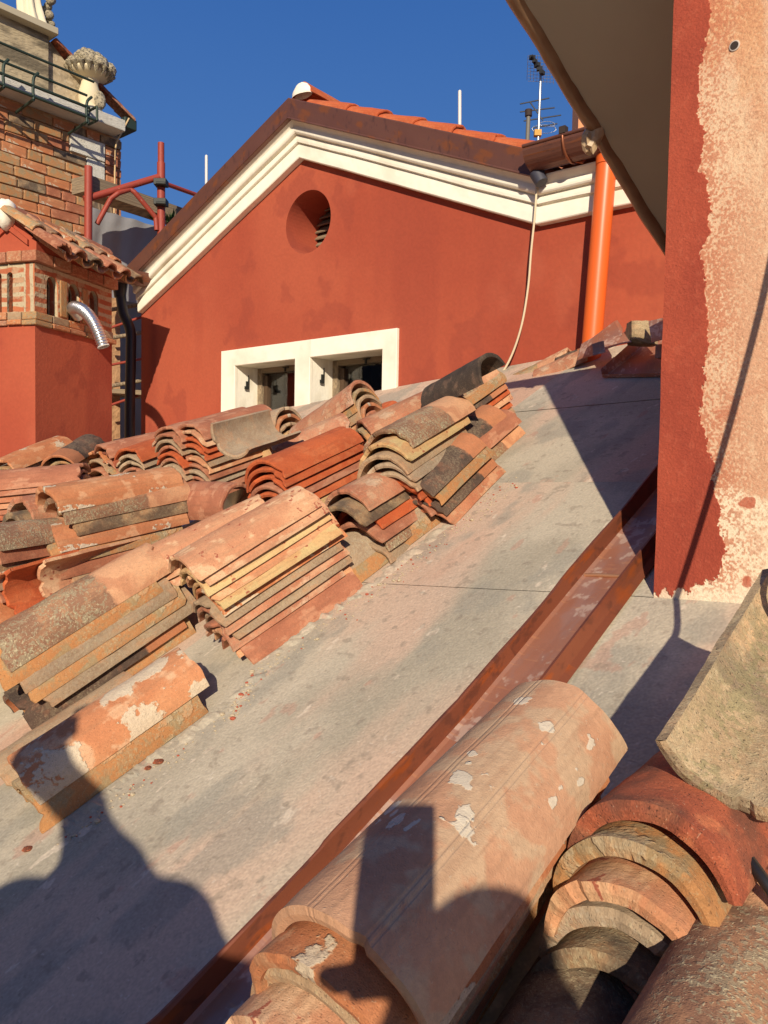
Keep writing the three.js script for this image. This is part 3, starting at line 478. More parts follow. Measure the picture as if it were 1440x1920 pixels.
  for (const [a, b] of ops) {
    const m = (a + b) / 2, w = b - a, hh = head - sill, cy = (head + sill) / 2;
    const lin = mg([boxAt(a - .006, cy, -.13, .012, hh + .02, .27), boxAt(b + .006, cy, -.13, .012, hh + .02, .27), boxAt(m, head + .006, -.13, w + .02, .012, .27), boxAt(m, sill - .006, -.13, w + .02, .012, .27)]);
    const wn = part(house, 'window', lin, mWhite);
    const fr = mg([boxAt(a + .022, cy, -.205, .044, hh, .05), boxAt(b - .022, cy, -.205, .044, hh, .05), boxAt(m, head - .016, -.205, w - .088, .032, .05), boxAt(m, sill + .03, -.205, w - .088, .06, .05)]); part(wn, 'window_frame', fr, mWood);
    for (const sx of [a + .066, b - .066]) part(wn, 'sash', boxAt(sx, cy, -.212, .034, hh - .1, .035), mSash);
    part(wn, 'pane', boxAt(m, cy, -.215, w - .16, hh - .06, .004), mGlass);
    const hk = V(a + .004, .57, -.085); part(wn, 'shutter_hook', mg([boxAt(hk.x + .004, hk.y, hk.z, .008, .05, .022), boxAt(hk.x + .008, hk.y + .04, hk.z - .006, .005, .05, .005), boxAt(hk.x + .012, hk.y - .02, hk.z + .014, .008, .02, .03)]), mIron);
    part(wn, 'latch', mg([boxAt(m, head - .012, -.17, .05, .006, .012), boxAt(m, head - .026, -.165, .01, .03, .01)]), mIron);
  }
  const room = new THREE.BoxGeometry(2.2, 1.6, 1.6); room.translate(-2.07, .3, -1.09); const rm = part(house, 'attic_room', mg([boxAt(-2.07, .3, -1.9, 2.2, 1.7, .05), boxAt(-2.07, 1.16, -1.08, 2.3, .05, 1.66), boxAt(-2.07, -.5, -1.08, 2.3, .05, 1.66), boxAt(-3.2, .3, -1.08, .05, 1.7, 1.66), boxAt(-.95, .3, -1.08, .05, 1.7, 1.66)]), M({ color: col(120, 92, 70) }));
  // gutter on the low eave
  const gp = [uV + .01, ev + .0]; const gut = new G(), gr = .085, zc = .20, segs = 12, x0 = uV - .03, x1 = 1.9; const ringp = (x, r) => { const o = []; for (let i = 0; i <= segs; i++) { const t = Math.PI * (1.02 + .96 * i / segs) + .12; o.push(V(x, ev - .004 + r * Math.sin(t), zc - .05 + r * Math.cos(t))); } return o; };
  const ra = ringp(x0, gr), rb = ringp(x1, gr), ia = ringp(x0, gr - .003), ib = ringp(x1, gr - .003); for (let i = 0; i < segs; i++) { gut.quad(ra[i], rb[i], rb[i + 1], ra[i + 1], [0, i / 6], [2, i / 6], [2, (i + 1) / 6], [0, (i + 1) / 6]); gut.quad(ia[i], ib[i], ib[i + 1], ia[i + 1]); gut.quad(ra[i], ra[i + 1], V(x0, ev - .004, zc - .05), V(x0, ev - .004, zc - .05)); }
  const gm = part(house, 'gutter', gut.geo(), mFascia);
  part(gm, 'gutter_bead', bar(V(x0, ev, zc - .05 + gr), V(x1, ev, zc - .05 + gr), .008), mFascia);
  { const t = new THREE.TorusGeometry(gr + .003, .006, 6, 24, Math.PI * 1.05); t.rotateY(Math.PI / 2); t.rotateX(Math.PI); t.translate(uV + .17, ev - .004, zc - .05); part(gm, 'gutter_strap', t, M({ color: col(168, 104, 72), metalness: .5, roughness: .4 })); part(gm, 'strap_nut', boxAt(uV + .17, ev + .02, zc + .03, .03, .03, .03), mDark); }
  const fg = new THREE.CylinderGeometry(.034, .03, .06, 10); fg.rotateZ(.5); fg.translate(uV + .0, ev - .115, .13); part(house, 'gutter_outlet', fg, M({ color: col(66, 66, 78), roughness: .6 }));
}
// orange downpipe
{
  const a = wl(1141, 262, .12), b = wl(1106, 690, .12), g = bar(houseAt(...b, .12), houseAt(...a, .12), .044, 24);
  const t = thing('orange_downpipe', 'bright orange plastic downpipe leaning against the red wall', 'pipe'); part(t, 'pipe', g, mOrange);
  const c = wl(1138, 300, .12); part(t, 'socket', bar(houseAt(c[0], c[1] - .02, .12), houseAt(a[0], a[1], .12), .0475, 24), mOrange);
}
// rope from the gutter to the slab
{
  const P = [[1008, 318, .09], [1003, 400, .10], [996, 470, .09], [990, 540, .07], [978, 610, .06], [962, 660, .05], [946, 692, .05], [930, 712, .06]].map(([x, y, p]) => houseAt(...wl(x, y, p), p));
  solo('rope', tubeGeo(P, .0055, 7, true, 60), mRope, 'thin cream rope hanging down the red wall from the gutter', 'rope');
}
// black downpipe at the left corner
{
  const p = .02, Q = (x, y, z) => atZ(x, y, z); const t = thing('black_downpipe', 'black plastic downpipe with a double bend beside the chimney', 'pipe');
  part(t, 'pipe', tubeGeo([Q(226, 548, 5.9), Q(229, 575, 5.9), Q(233, 592, 5.9), Q(240, 606, 5.9), Q(245, 622, 5.9), Q(245.5, 660, 5.9), Q(244, 740, 5.9), Q(243, 880, 5.9)], .037, 14, true, 60), mBlack);
  part(t, 'hopper', (() => { const g = new THREE.CylinderGeometry(.055, .04, .1, 14); const c = Q(225, 545, 5.9); g.translate(c.x, c.y, c.z); return g; })(), mBlack);
  const g2 = new G(); // gutter end of the left eave
  const c = Q(240, 508, 5.75); part(t, 'gutter_end', (() => { const g = new THREE.CylinderGeometry(.085, .085, .9, 14, 1, false, 0, Math.PI); g.rotateX(Math.PI / 2); g.rotateZ(-Math.PI / 2 + .0); g.rotateY(rad(-40)); const q = c.clone().addScaledVector(WN, -.30); g.translate(q.x - .02, q.y, q.z); return g; })(), mFascia);
}
// poles and things behind the ridge
for (const [x, y0, y1, z, s] of [[387, 293, 375, 6.6, 'left gable slope'], [862, 172, 290, 5.6, 'right gable slope']]) {
  const t = thing('white_pole', `thin white pole rising behind the ${s}`, 'pole', V(0, 0, 0), 0, 'white poles behind the house'); const a = atZ(x, y1 + 150, z), b = atZ(x, y0, z);
  part(t, 'shaft', bar(a, b, .012, 10), mPlasticWhite); const c = new THREE.SphereGeometry(.012, 10, 6); c.translate(b.x, b.y, b.z); part(t, 'cap', c, mPlasticWhite);
}
{
  const Z = 7, Q = (x, y, z = Z) => atZ(x, y, z), t = thing('television_antenna', 'television antenna mast with grid reflector above the roof', 'antenna'), mS = M({ color: col(190, 196, 200), metalness: .7, roughness: .35 });
  part(t, 'mast', bar(Q(1006, 340), Q(1014, 138), .012, 8), mS);
  const gr = []; for (let i = 0; i <= 8; i++) { gr.push(bar(Q(990 + i * 6, 104 - i * .2, Z), Q(988 + i * 6.2, 150 + i, Z + .15), .0022, 4)); gr.push(bar(Q(990, 104 + i * 6), Q(1038, 106 + i * 6, Z + .15), .0022, 4)); } part(t, 'grid_reflector', mg(gr), mS);
  part(t, 'boom', mg([bar(Q(997, 104, Z - .1), Q(1018, 140, Z + .05), .012, 6), ...[0, 1, 2, 3, 4].map(i => boxAt(...Q(998 + i * 4.6, 108 + i * 7, Z - .06).toArray(), .05, .03, .03, i))]), M({ color: col(40, 42, 46) }));
  const y = []; for (const [a, b] of [[[994, 192], [1018, 226]], [[982, 227], [1052, 216]], [[975, 195], [1030, 184]], [[975, 210], [1040, 202]], [[1000, 240], [1045, 232]]]) y.push(bar(Q(...a), Q(...b), .006, 5)); part(t, 'elements', mg(y), M({ color: col(70, 74, 80), metalness: .5, roughness: .5 }));
  const lp = []; for (const [cx, cy, r] of [[1026, 233, 14], [1020, 242, 22]]) { const c = Q(cx, cy), g = new THREE.TorusGeometry(r * Z / FPX, .004, 5, 20); g.scale(1, .35, 1); g.translate(c.x, c.y, c.z); lp.push(g); } part(t, 'loops', mg(lp), mS);
  part(t, 'clamp', boxAt(...Q(1008, 250).toArray(), .06, .05, .05), M({ color: col(222, 170, 90) }));
  const v = thing('vent_pipe', 'slim grey vent pipe with cap beside the antenna', 'pipe'); part(v, 'pipe', bar(Q(986, 340, 6.8), Q(991, 214, 6.8), .018, 10), M({ color: col(120, 116, 104), roughness: .6 })); part(v, 'cap', bar(Q(991, 218, 6.8), Q(991, 206, 6.8), .03, 12), mDark);
  // far chimney behind the gutter and a far tiled ridge
  const ch = thing('far_chimney', 'pale orange chimney partly hidden behind the eave of the dormer', 'chimney'); const c = Q(1098, 330, 7.5); part(ch, 'shaft', boxAt(c.x, c.y + .22, c.z, .22, .9, .25), M({ color: col(232, 160, 110) })); part(ch, 'cap_bricks', boxAt(c.x - .01, c.y + .78, c.z, .19, .22, .22), clay('grey', 0)); part(ch, 'cap', boxAt(c.x, c.y + .92, c.z, .26, .05, .3), mDark);
  for (let i = 0; i < 5; i++) { const p = Q(962 + i * 13, 274 - i * .5, 6.3), m = solo('far_roof_tile', tileGeo({ seed: 400 + i, L: .3, w1: .11, w2: .1, nu: 4, nv: 8 }), clay(i % 2 ? 'dark' : 'brown', 0), `${['first', 'second', 'third', 'fourth', 'fifth'][i]} dark ridge tile from the left below the antenna`, 'roof tile', 'far ridge tiles below the antenna'); m.position.copy(p); m.position.y -= .03; m.rotation.y = 1.4; }
}
// ---------- Venetian chimney ----------
{
  const Z0 = 4.66, c0 = atZ(66, 700, Z0), yOf = py => atZ(66, py, Z0).y, W = .72, D = .35;
  const ch = thing('brick_chimney', 'red rendered chimney with arched brick vents and a small tiled roof', 'chimney', V(c0.x, 0, c0.z), rad(73));
  const y1 = yOf(608), y2 = yOf(584), y3 = yOf(492), y4 = yOf(470), y5 = yOf(460), yb = -.6;
  const mBand = M({ ...makeTex(512, 512, (u, v) => {           // brick courses smeared with mortar
    const y = v * 18, r = Math.floor(y + .25 * fbm(u * 9, y, 3, 301)), f = (y + .3 * (fbm(u * 11, v * 40, 3, 303) - .5)) % 1, a = fbm(u * 14, v * 14, 4, 305), g = fbm(u * 90, v * 90, 2, 307);
    let c = mix3([206, 120, 76], [182, 100, 66], hash(r, Math.floor(u * 5), 9)); c = mix3(c, [202, 184, 150], Math.max(ss(.22, .32, Math.abs(f - .5)), .6 * ss(.56, .66, a))); c = mix3(c, [130, 100, 76], .35 * ss(.66, .78, g)); return [...c, .5 * g + .5 * a];
  }, [1, 1]), bumpScale: .006 });
  part(ch, 'shaft', uvMetres(boxAt(W / 2, (yb + y1) / 2, -D / 2, W, y1 - yb, D)), mRed);
  // brick ledges: separate bricks round the visible sides
  const ledge = (y, h, out, name, types) => {
    const n1 = 5, n2_ = 3, L1 = W + 2 * out; for (let i = 0; i < n1; i++) { const w = L1 / n1; part(ch, name, rbox(-out + w * (i + .5), y + h / 2 + rr(-.002, .002), out - .05 + rr(-.003, .003), w - .006, h, .1, .006), clay(types[i % types.length], i % 4)); }
    for (let i = 0; i < n2_; i++) { const w = (D + out - .05) / n2_; part(ch, name, rbox(-out + .05 + rr(-.003, .003), y + h / 2 + rr(-.002, .002), -.0 - w * (i + .5) + out - .1, .1, h, w - .006, .006), clay(types[(i + 1) % types.length], (i + 2) % 4)); }
    part(ch, 'ledge_core', boxAt(W / 2, y + h / 2, -D / 2, W - .02, h - .006, D - .02), clay('grey', 1));
  };
  ledge(y1 - .002, .030, .022, 'ledge_brick', ['gold', 'mortar', 'rose']); ledge(y1 + .030, y2 - y1 - .028, .008, 'ledge_brick', ['gold', 'grey', 'mortar']); ledge(y3 + .004, y4 - y3 - .004, .03, 'cornice_brick', ['brown', 'rose', 'brown']);
  // arcade screens
  const scr = (len, ops, t) => { const s = poly([[0, y2], [len, y2], [len, y3], [0, y3]]); for (const [a, b] of ops) { const m = (a + b) / 2, r = (b - a) / 2, h = new THREE.Path(), yt = y3 - .045 - r; h.moveTo(a, y2 + .004); h.lineTo(a, yt); h.absarc(m, yt, r, Math.PI, 0, true); h.lineTo(b, y2 + .004); h.closePath(); s.holes.push(h); } return extrude(s, t, 0); };
  const s1 = scr(W, [[.10, .20], [.29, .40], [.49, .58]], .075); s1.translate(0, 0, -.077); const sA = part(ch, 'vent_arcade', s1, mBand);
  const s2 = scr(D - .08, [[.07, .112], [.15, .192]], .06); s2.rotateY(-Math.PI / 2); s2.translate(.062, 0, -.079 - (D - .08)); s2.scale(1, 1, 1); part(ch, 'vent_arcade', s2, mBand);
  for (const x of [.245, .445]) part(ch, 'vent_pillar', rbox(x, (y2 + y3) / 2 - .02, -.036, .062, y3 - y2 - .06, .082, .008), clay('gold', 2));
  part(ch, 'flue', mg([boxAt(W / 2, (y2 + y3) / 2, -.25, W - .1, y3 - y2, .02), boxAt(W - .01, (y2 + y3) / 2, -D / 2, .02, y3 - y2, D - .1)]), clay('bark', 1));
  // red block under the roof, gable and chevron
  const gb = poly([[-.02, y4], [D + .02, y4], [D + .02, y5 + .02], [D / 2, y5 + .19], [-.02, y5 + .02]]); const gg = extrude(gb, W + .02); gg.rotateY(-Math.PI / 2); gg.translate(W + .01, 0, -D); part(ch, 'gable_block', gg, mRed);
  const chev = poly([[.03, y5 + .03], [D / 2, y5 + .135], [D - .03, y5 + .03], [D - .03, y5 - .002], [D / 2, y5 + .1], [.03, y5 - .002]]); const cg = extrude(chev, .014); cg.rotateY(-Math.PI / 2); cg.translate(-.012, 0, -D); part(ch, 'gable_moulding', cg, mRed);
  // barrel tiles down both slopes, wavy eave
  const ry = y5 + .215, slope = rad(31), sgs = [1, -1], types = ['gold', 'brown', 'lichen', 'rose', 'mortar', 'bark'];
  for (const sg of sgs) for (let i = 0; i < 6; i++) for (let k = 0; k < 2; k++) for (const pan of [0, 1]) {
    const x = -.045 + i * .142 + (pan ? .071 : 0) + rr(-.006, .006); if (pan && i === 5) continue; const L = .26, s = k * .2 + .02;
    const m = part(ch, pan ? 'pan_tile' : 'roof_tile', tileGeo({ seed: 500 + i * 7 + k * 3 + pan, L, w1: .118, w2: .10, A: 78, nu: 6, nv: 12, th: .012 }), clay(types[(i * 2 + k + pan * 3) % 6], (i + k) % 4));
    const g = new THREE.Group(); const zc = -D / 2 + sg * (Math.cos(slope) * (s + L)), yy = ry - Math.sin(slope) * (s + L) - .045 + (pan ? .02 : .012) + (1 - k) * .016 + rr(-.004, .004);
    m.position.set(x, yy, zc); m.rotation.y = sg > 0 ? Math.PI : 0; m.rotateX(-slope); if (pan) m.rotateZ(Math.PI);
  }
  const fn = new THREE.SphereGeometry(.075, 16, 12); fn.scale(.9, 1.15, .8); { const p = fn.attributes.position; for (let i = 0; i < p.count; i++) { const k = 1 + .25 * (n3(p.getX(i) * 26, p.getY(i) * 26, p.getZ(i) * 26, 6) - .5); p.setXYZ(i, p.getX(i) * k, p.getY(i) * k, p.getZ(i) * k); } fn.computeVertexNormals(); } fn.translate(-.03, ry - .035, -D / 2); part(ch, 'ridge_mortar', fn, mWhite, 'white mortar lump closing the ridge');
  for (let i = 0; i < 4; i++) { const m = part(ch, 'ridge_tile', tileGeo({ seed: 560 + i, L: .26, w1: .13, w2: .12, A: 80, nu: 6, nv: 12 }), clay(['brown', 'mortar', 'grey', 'brown'][i], i)); m.position.set(-.03 + i * .22, ry - .025, -D / 2); m.rotation.y = Math.PI / 2; }
  // aluminium duct poking out of the middle vent
  const du = thing('flexible_duct', 'crinkled silver duct bending out of the chimney vent', 'duct'), Q = (x, y, z) => atZ(x, y, z), cv = new THREE.CatmullRomCurve3([Q(146, 592, 5.0), Q(137, 578, 4.88), Q(147, 577, 4.8), Q(163, 588, 4.74), Q(176, 606, 4.71), Q(186, 628, 4.70), Q(194, 650, 4.70)]);
  const tg = new THREE.TubeGeometry(cv, 150, .034, 16); { const p = tg.attributes.position, n = tg.attributes.normal; for (let i = 0; i < p.count; i++) { const ringI = Math.floor(i / 17), k = .0035 * Math.sin(ringI * 1.45) + .0015 * (hash(ringI, i % 17, 3) - .5); p.setXYZ(i, p.getX(i) + n.getX(i) * k, p.getY(i) + n.getY(i) * k, p.getZ(i) + n.getZ(i) * k); } tg.computeVertexNormals(); }
  part(du, 'hose', tg, M({ color: new THREE.Color(.78, .77, .74), metalness: .95, roughness: .32 }));
  const e = cv.getPoint(1), tn = cv.getTangent(1), q = new THREE.Quaternion().setFromUnitVectors(V(0, 0, 1), tn); const gl = [new THREE.TorusGeometry(.033, .003, 6, 18)]; for (let i = -2; i <= 2; i++) { gl.push(boxAt(i * .012, 0, 0, .003, .06, .003)); gl.push(boxAt(0, i * .012, 0, .06, .003, .003)); } const gg2 = mg(gl); gg2.applyQuaternion(q); gg2.translate(e.x, e.y, e.z); part(du, 'end_grille', gg2, mPlasticWhite);
  
}
// ---------- old brick house ----------
{
  const Zc = 7.5, c0 = atZ(228, 300, Zc), BU = azv(40), BN = azv(130);
  const b = thing('brick_house', 'old brick house with a plastered gable and stone ledge', 'building', V(c0.x, 0, c0.z), rad(50));
  const loc = (px, py, p = 0) => { const r = ray(px, py), t = (c0.x * BN.x + c0.z * BN.z + p) / (r.x * BN.x + r.z * BN.z); r.multiplyScalar(t); return [(r.x - c0.x) * BU.x + (r.z - c0.z) * BU.z, r.y]; };
  const W3 = (x, y, p) => V(c0.x, y, c0.z).addScaledVector(BU, x).addScaledVector(BN, p);
  const ledgeY = loc(204, 247, .1)[1] + .02, xl = -1.9, ch = .086;
  const mMort = M({ ...makeTex(256, 256, (u, v) => { const n = fbm(u * 30, v * 30, 4, 311); return [186 + 40 * n, 142 + 36 * n, 100 + 30 * n, n]; }), bumpScale: .01 });
  part(b, 'mortar_wall', uvMetres(boxAt(xl / 2 - .6, -3.5 + ledgeY / 2, -.62, -xl + 1.2, ledgeY + 7, 1.2)), mMort);
  // stone blocks near the corner
  const st1 = [loc(132, 243), loc(203, 288)], st2 = [loc(163, 286), loc(202, 318)];
  const inSt = (x0, x1, y) => (y < st1[0][1] + .02 && y > st1[1][1] - .09 && x1 > st1[0][0] - .0 && x0 < st1[1][0]) || (y < st2[0][1] && y > st2[1][1] - .06 && x1 > st2[0][0] && x0 < st2[1][0]);
  const mStone = M({ ...makeTex(256, 256, (u, v) => { const n = fbm(u * 8, v * 8, 4, 321), f = fbm(u * 60, v * 60, 2, 322); const c = mix3([240, 236, 222], [212, 206, 190], n); return [...c, f]; }), bumpScale: .004 });
  const sb = (n, x0, x1, ya, yb, o) => part(b, n, rbox((x0 + x1) / 2, (ya + yb) / 2, o - .05, Math.abs(x1 - x0), Math.abs(yb - ya), .1, .006), mStone);
  const yS0 = st1[0][1] - .02, yS1 = yS0 - .165, yS2 = yS1 - .175; sb('stone_block', st1[0][0], -.17, yS0, yS1 + .004, .008); sb('stone_block', st2[0][0], -.17, yS1 - .004, yS2, .004);
  const skip = (x0, x1, y0, y1) => (y1 > yS1 && y0 < yS0 && x1 > st1[0][0] - .005 && x0 < -.165) || (y1 > yS2 && y0 < yS1 && x1 > st2[0][0] - .005 && x0 < -.165);
  // individual bricks
  const bt = ['mortar', 'gold', 'brown', 'mortar', 'gold', 'gold', 'mortar', 'gold', 'bark'], bm = bt.map((t, i) => clay(t, i % 4));
  const gv = []; for (let i = 0; i < 5; i++) { const g = new RoundedBoxGeometry(1, 1, 1, 1, .06); const p = g.attributes.position; for (let q = 0; q < p.count; q++) p.setXYZ(q, p.getX(q) + .05 * (hash(Math.round(p.getX(q) * 9), Math.round(p.getY(q) * 9) + i * 31, Math.round(p.getZ(q) * 9)) - .5), p.getY(q) * (1 + .12 * (hash(Math.round(p.getX(q) * 9), i, 5) - .5)), p.getZ(q)); g.computeVertexNormals(); gv.push(g); }
  const uvk = gv.map(g => { const u = g.attributes.uv; for (let i = 0; i < u.count; i++) u.setXY(i, u.getX(i) * .5, u.getY(i) * .25); return g; });
  let row = 0; for (let y = 1.72; y < ledgeY - .03; y += ch, row++) {
    let x = xl + (row % 2) * .13 + rr(-.03, .03); while (x < -.02) {
      let L = rnd() < .3 ? rr(.1, .15) : rr(.19, .27); const lim = y + ch - .01 > yS1 && y + .01 < yS0 ? [st1[0][0] - .008, -.162] : y + ch - .01 > yS2 && y + .01 < yS1 ? [st2[0][0] - .008, -.162] : [0, 0]; if (lim[0] && x >= lim[0] - .02 && x < lim[1]) x = lim[1]; const end = lim[0] && x < lim[0] ? lim[0] : 0; if (end - x - L < .06) L = end - x; const x1 = Math.min(end, x + L);
      if (!skip(x, x1, y + .01, y + ch - .01)) { const m = part(b, 'brick', gv[Math.floor(rr(0, 4.99))], bm[Math.floor(rr(0, 8.99))]); m.scale.set(x1 - x - rr(.006, .014), ch - rr(.007, .02), .06); m.position.set((x + x1) / 2, y + ch / 2 + rr(-.003, .003), -.029 + rr(-.005, .005)); m.rotation.z = rr(-.02, .02); }
      x = x1 + .002;
    }
  }
  // stone ledge, upper plastered gable
  const lg = part(b, 'stone_ledge', rbox(xl / 2 - .2, ledgeY + .05, .01, -xl + .26, .10, .34, .008), mStone);
  const rk0 = loc(98, 72), rk1 = loc(243, 219, .0), gp = poly([[xl - .4, ledgeY], [-.02, ledgeY], [-.02, rk1[1] - .16], [rk0[0], rk0[1] - .02], [xl - .4, rk0[1] + .0]]); const gg = extrude(gp, .4); gg.translate(0, 0, -.43);
  part(b, 'plaster_gable', gg, M({ ...makeTex(512, 512, (u, v) => { const a = fbm(u * 6, v * 6, 5, 331), f = fbm(u * 60, v * 60, 3, 333), d = fbm(u * 9 + 3, v * 12, 5, 335); let c = mix3([206, 186, 152], [186, 166, 134], a); c = mix3(c, [122, 112, 92], .8 * ss(.5, .68, d)); c = mix3(c, [226, 212, 184], .5 * ss(.6, .7, f)); return [...c, .6 * f + .3 * d]; }, [.6, .6]), bumpScale: .008 }));
  // parapet with coping
  const pc = loc(99, 58, .05), cx = pc[0], cy = pc[1]; part(b, 'parapet', rbox(cx - .75, cy - .28, -.16, 1.5 - .04, .5, .36, .006), M({ ...makeTex(256, 256, (u, v) => { const a = fbm(u * 5, v * 5, 5, 341), f = fbm(u * 50, v * 50, 2, 343); let c = mix3([190, 172, 138], [120, 108, 86], ss(.4, .62, a)); return [...c, f]; }), bumpScale: .006 }));
  part(b, 'coping', rbox(cx - .73, cy - .015, -.14, 1.5, .055, .5, .006), M({ color: col(196, 184, 156) }));
  // raking verge tiles
  const dx = rk1[0] - rk0[0], dy = rk1[1] - rk0[1], rl = Math.hypot(dx, dy), an = Math.atan2(-dy, dx); for (let i = 0; i < 6; i++) { const m = part(b, 'verge_tile', tileGeo({ seed: 580 + i, L: rl / 5.2, w1: .13, w2: .12, nu: 5, nv: 10, A: 82 }), clay(['red', 'brown', 'rose'][i % 3], i % 4)); m.position.set(rk0[0] + dx * i / 6, rk0[1] + dy * i / 6 - .04, -.0); m.rotation.y = Math.PI / 2; m.rotateX(an - .03); }
  // gutter box at the eave
  const [ex, ey] = loc(240, 222); part(b, 'gutter_end', rbox(ex + .0, ey - .06, -.1, .13, .1, .3, .012), mGreen);
  // ledge trough rail
  const rail = (pa, pb, p, r) => { const [x0, y0] = loc(...pa, p), [x1, y1] = loc(...pb, p), y = (y0 + y1) / 2; return bar(V(-1.9, y, p), V(x1, y, p), r, 8); }, rp = .32;
  const rl_ = part(b, 'ledge_railing', mg([rail([0, 75], [176, 158], rp, .011), rail([0, 108], [163, 184], rp, .011), rail([0, 133], [168, 206], rp, .013), rail([0, 156], [178, 226], rp, .012)]), mGreen, 'dark green iron flower box railing');
  for (const px of [8, 64, 164]) { const P = [[px + 8, 108 + px * .45], [px, 116 + px * .45], [px - 2, 135 + px * .44], [px - 1, 160 + px * .42]].map(([x, y]) => { const [a, c] = loc(x, y, rp); return V(a, c, rp); }); const m = part(rl_, 'bracket', tubeGeo(P, .012, 7, true, 24), mGreen); const e = P[3]; part(rl_, 'bracket_arm', bar(e, V(e.x, e.y - .02, .02), .012, 7), mGreen); }
  { const [x, y] = loc(182, 200, rp), [x2, y2] = loc(180, 225, rp); part(rl_, 'end_panel', mg([bar(V(x, y, rp), V(x, y2, rp), .011), bar(V(x, y, rp), V(x, y, .18), .011), bar(V(x, y2, rp), V(x, y2, .18), .011), bar(V(x, y, .18), V(x, y2, .18), .01)]), mGreen); }
  // cable down the corner
  { const P = [[242, 222], [230, 245], [218, 270], [216, 300], [215, 345], [214, 400]].map(([x, y]) => W3(...loc(x, y, .05), .05)); solo('cable', tubeGeo(P, .008, 6), M({ color: col(222, 190, 140) }), 'thin tan cable hanging down the corner of the brick house', 'cable'); }
  // stone basket of fruit on the ledge
  const bl = loc(168, 176, .04), up = thing('stone_fruit_basket', 'weathered stone urn heaped with carved fruit on the ledge', 'statue', W3(bl[0], ledgeY + .1, .04), rad(50));
  const mSt = M({ ...makeTex(256, 256, (u, v) => { const a = fbm(u * 9, v * 9, 5, 351), f = fbm(u * 60, v * 60, 3, 353); let c = mix3([228, 212, 178], [196, 182, 150], a); c = mix3(c, [104, 98, 84], .8 * ss(.55, .66, fbm(u * 14, v * 14, 4, 355))); return [...c, f]; }, [2, 2]), bumpScale: .006 });
  up.scale.setScalar(.86); const S = 1.0, lath = new THREE.LatheGeometry([[.0, 0], [.13, 0], [.135, .03], [.11, .05], [.095, .08], [.11, .14], [.105, .22], [.085, .28], [.08, .32], [.10, .34], [.165, .36], [.20, .39], [.205, .41], [.19, .42], [0, .42]].map(([x, y]) => new THREE.Vector2(x * S, y * S)), 22); part(up, 'pedestal', lath, M({ color: col(238, 222, 184), roughness: .85 }));
  for (let i = 0; i < 54; i++) { const t = i * 2.4, r = .2 * Math.sqrt((i % 20 + .5) / 20), y = .43 + .17 * (1 - r * r / .044) * (.55 + .45 * (i % 2)), g = new THREE.IcosahedronGeometry(i % 4 ? rr(.034, .05) : rr(.06, .08), 2), p = g.attributes.position; for (let q = 0; q < p.count; q++) { const k = .85 + .3 * n3(p.getX(q) * 60, p.getY(q) * 60, p.getZ(q) * 60, i); p.setXYZ(q, p.getX(q) * k, p.getY(q) * k, p.getZ(q) * k); } g.computeVertexNormals(); const m = part(up, 'carved_fruit', g, mSt); m.position.set(r * Math.cos(t), y, r * Math.sin(t)); }
  const leafs = []; for (let i = 0; i < 18; i++) { const t = i / 18 * 6.283, g = new THREE.ConeGeometry(.035, .11, 6); g.rotateZ(Math.PI * .8); g.translate(.2, .39, 0); g.rotateY(t); leafs.push(g); } part(up, 'leaf_fringe', mg(leafs), mSt);
  const fc = new THREE.SphereGeometry(.075, 14, 12); fc.scale(.9, 1.2, .7); { const p = fc.attributes.position; for (let i = 0; i < p.count; i++) { const k = 1 + .3 * (n3(p.getX(i) * 50, p.getY(i) * 50, p.getZ(i) * 50, 9) - .5); p.setXYZ(i, p.getX(i) * k, p.getY(i) * k, p.getZ(i) * k); } fc.computeVertexNormals(); } fc.translate(.05, .12, .1); part(up, 'carved_mask', fc, mSt);
  // foot of a statue on the parapet: draped robe and foliage, cut by the top of the picture
  const sp = loc(78, 46, .0), stt = thing('stone_statue', 'pale stone statue in draped robe standing on the parapet corner', 'statue', W3(sp[0] - .02, cy + .012, -.08), rad(50));
  const rob = new THREE.CylinderGeometry(.07, .12, .9, 40, 40, false); { const p = rob.attributes.position; for (let i = 0; i < p.count; i++) { const y = p.getY(i) + .45, a = Math.atan2(p.getZ(i), p.getX(i)), k = 1 + .16 * Math.sin(a * 7 + y * 4) + .22 * (fbm(a * 2, y * 7, 3, 9) - .5) - .25 * Math.sin(Math.min(1, y * 2.2) * 3.1); p.setXYZ(i, p.getX(i) * k - .06 * Math.sin(y * 4), y, p.getZ(i) * k); } rob.computeVertexNormals(); } part(stt, 'robe', rob, M({ color: col(244, 232, 200), roughness: .85 }));
  for (let i = 0; i < 10; i++) { const g = new THREE.IcosahedronGeometry(rr(.025, .04), 1); const m = part(stt, 'carved_foliage', g, mSt); m.position.set(.11 + rr(-.02, .03), .03 + i * .03, rr(-.02, .06)); }
  part(stt, 'plinth', rbox(0, .0, 0, .3, .04, .24), mSt);
  const upper = new THREE.SphereGeometry(.12, 16, 12); upper.scale(1, 1.6, .8); upper.translate(-.02, .98, 0); part(stt, 'torso', upper, mSt); const hd = new THREE.SphereGeometry(.07, 16, 12); hd.scale(.9, 1.15, 1); hd.translate(0, 1.24, .02); part(stt, 'head', hd, mSt);
}
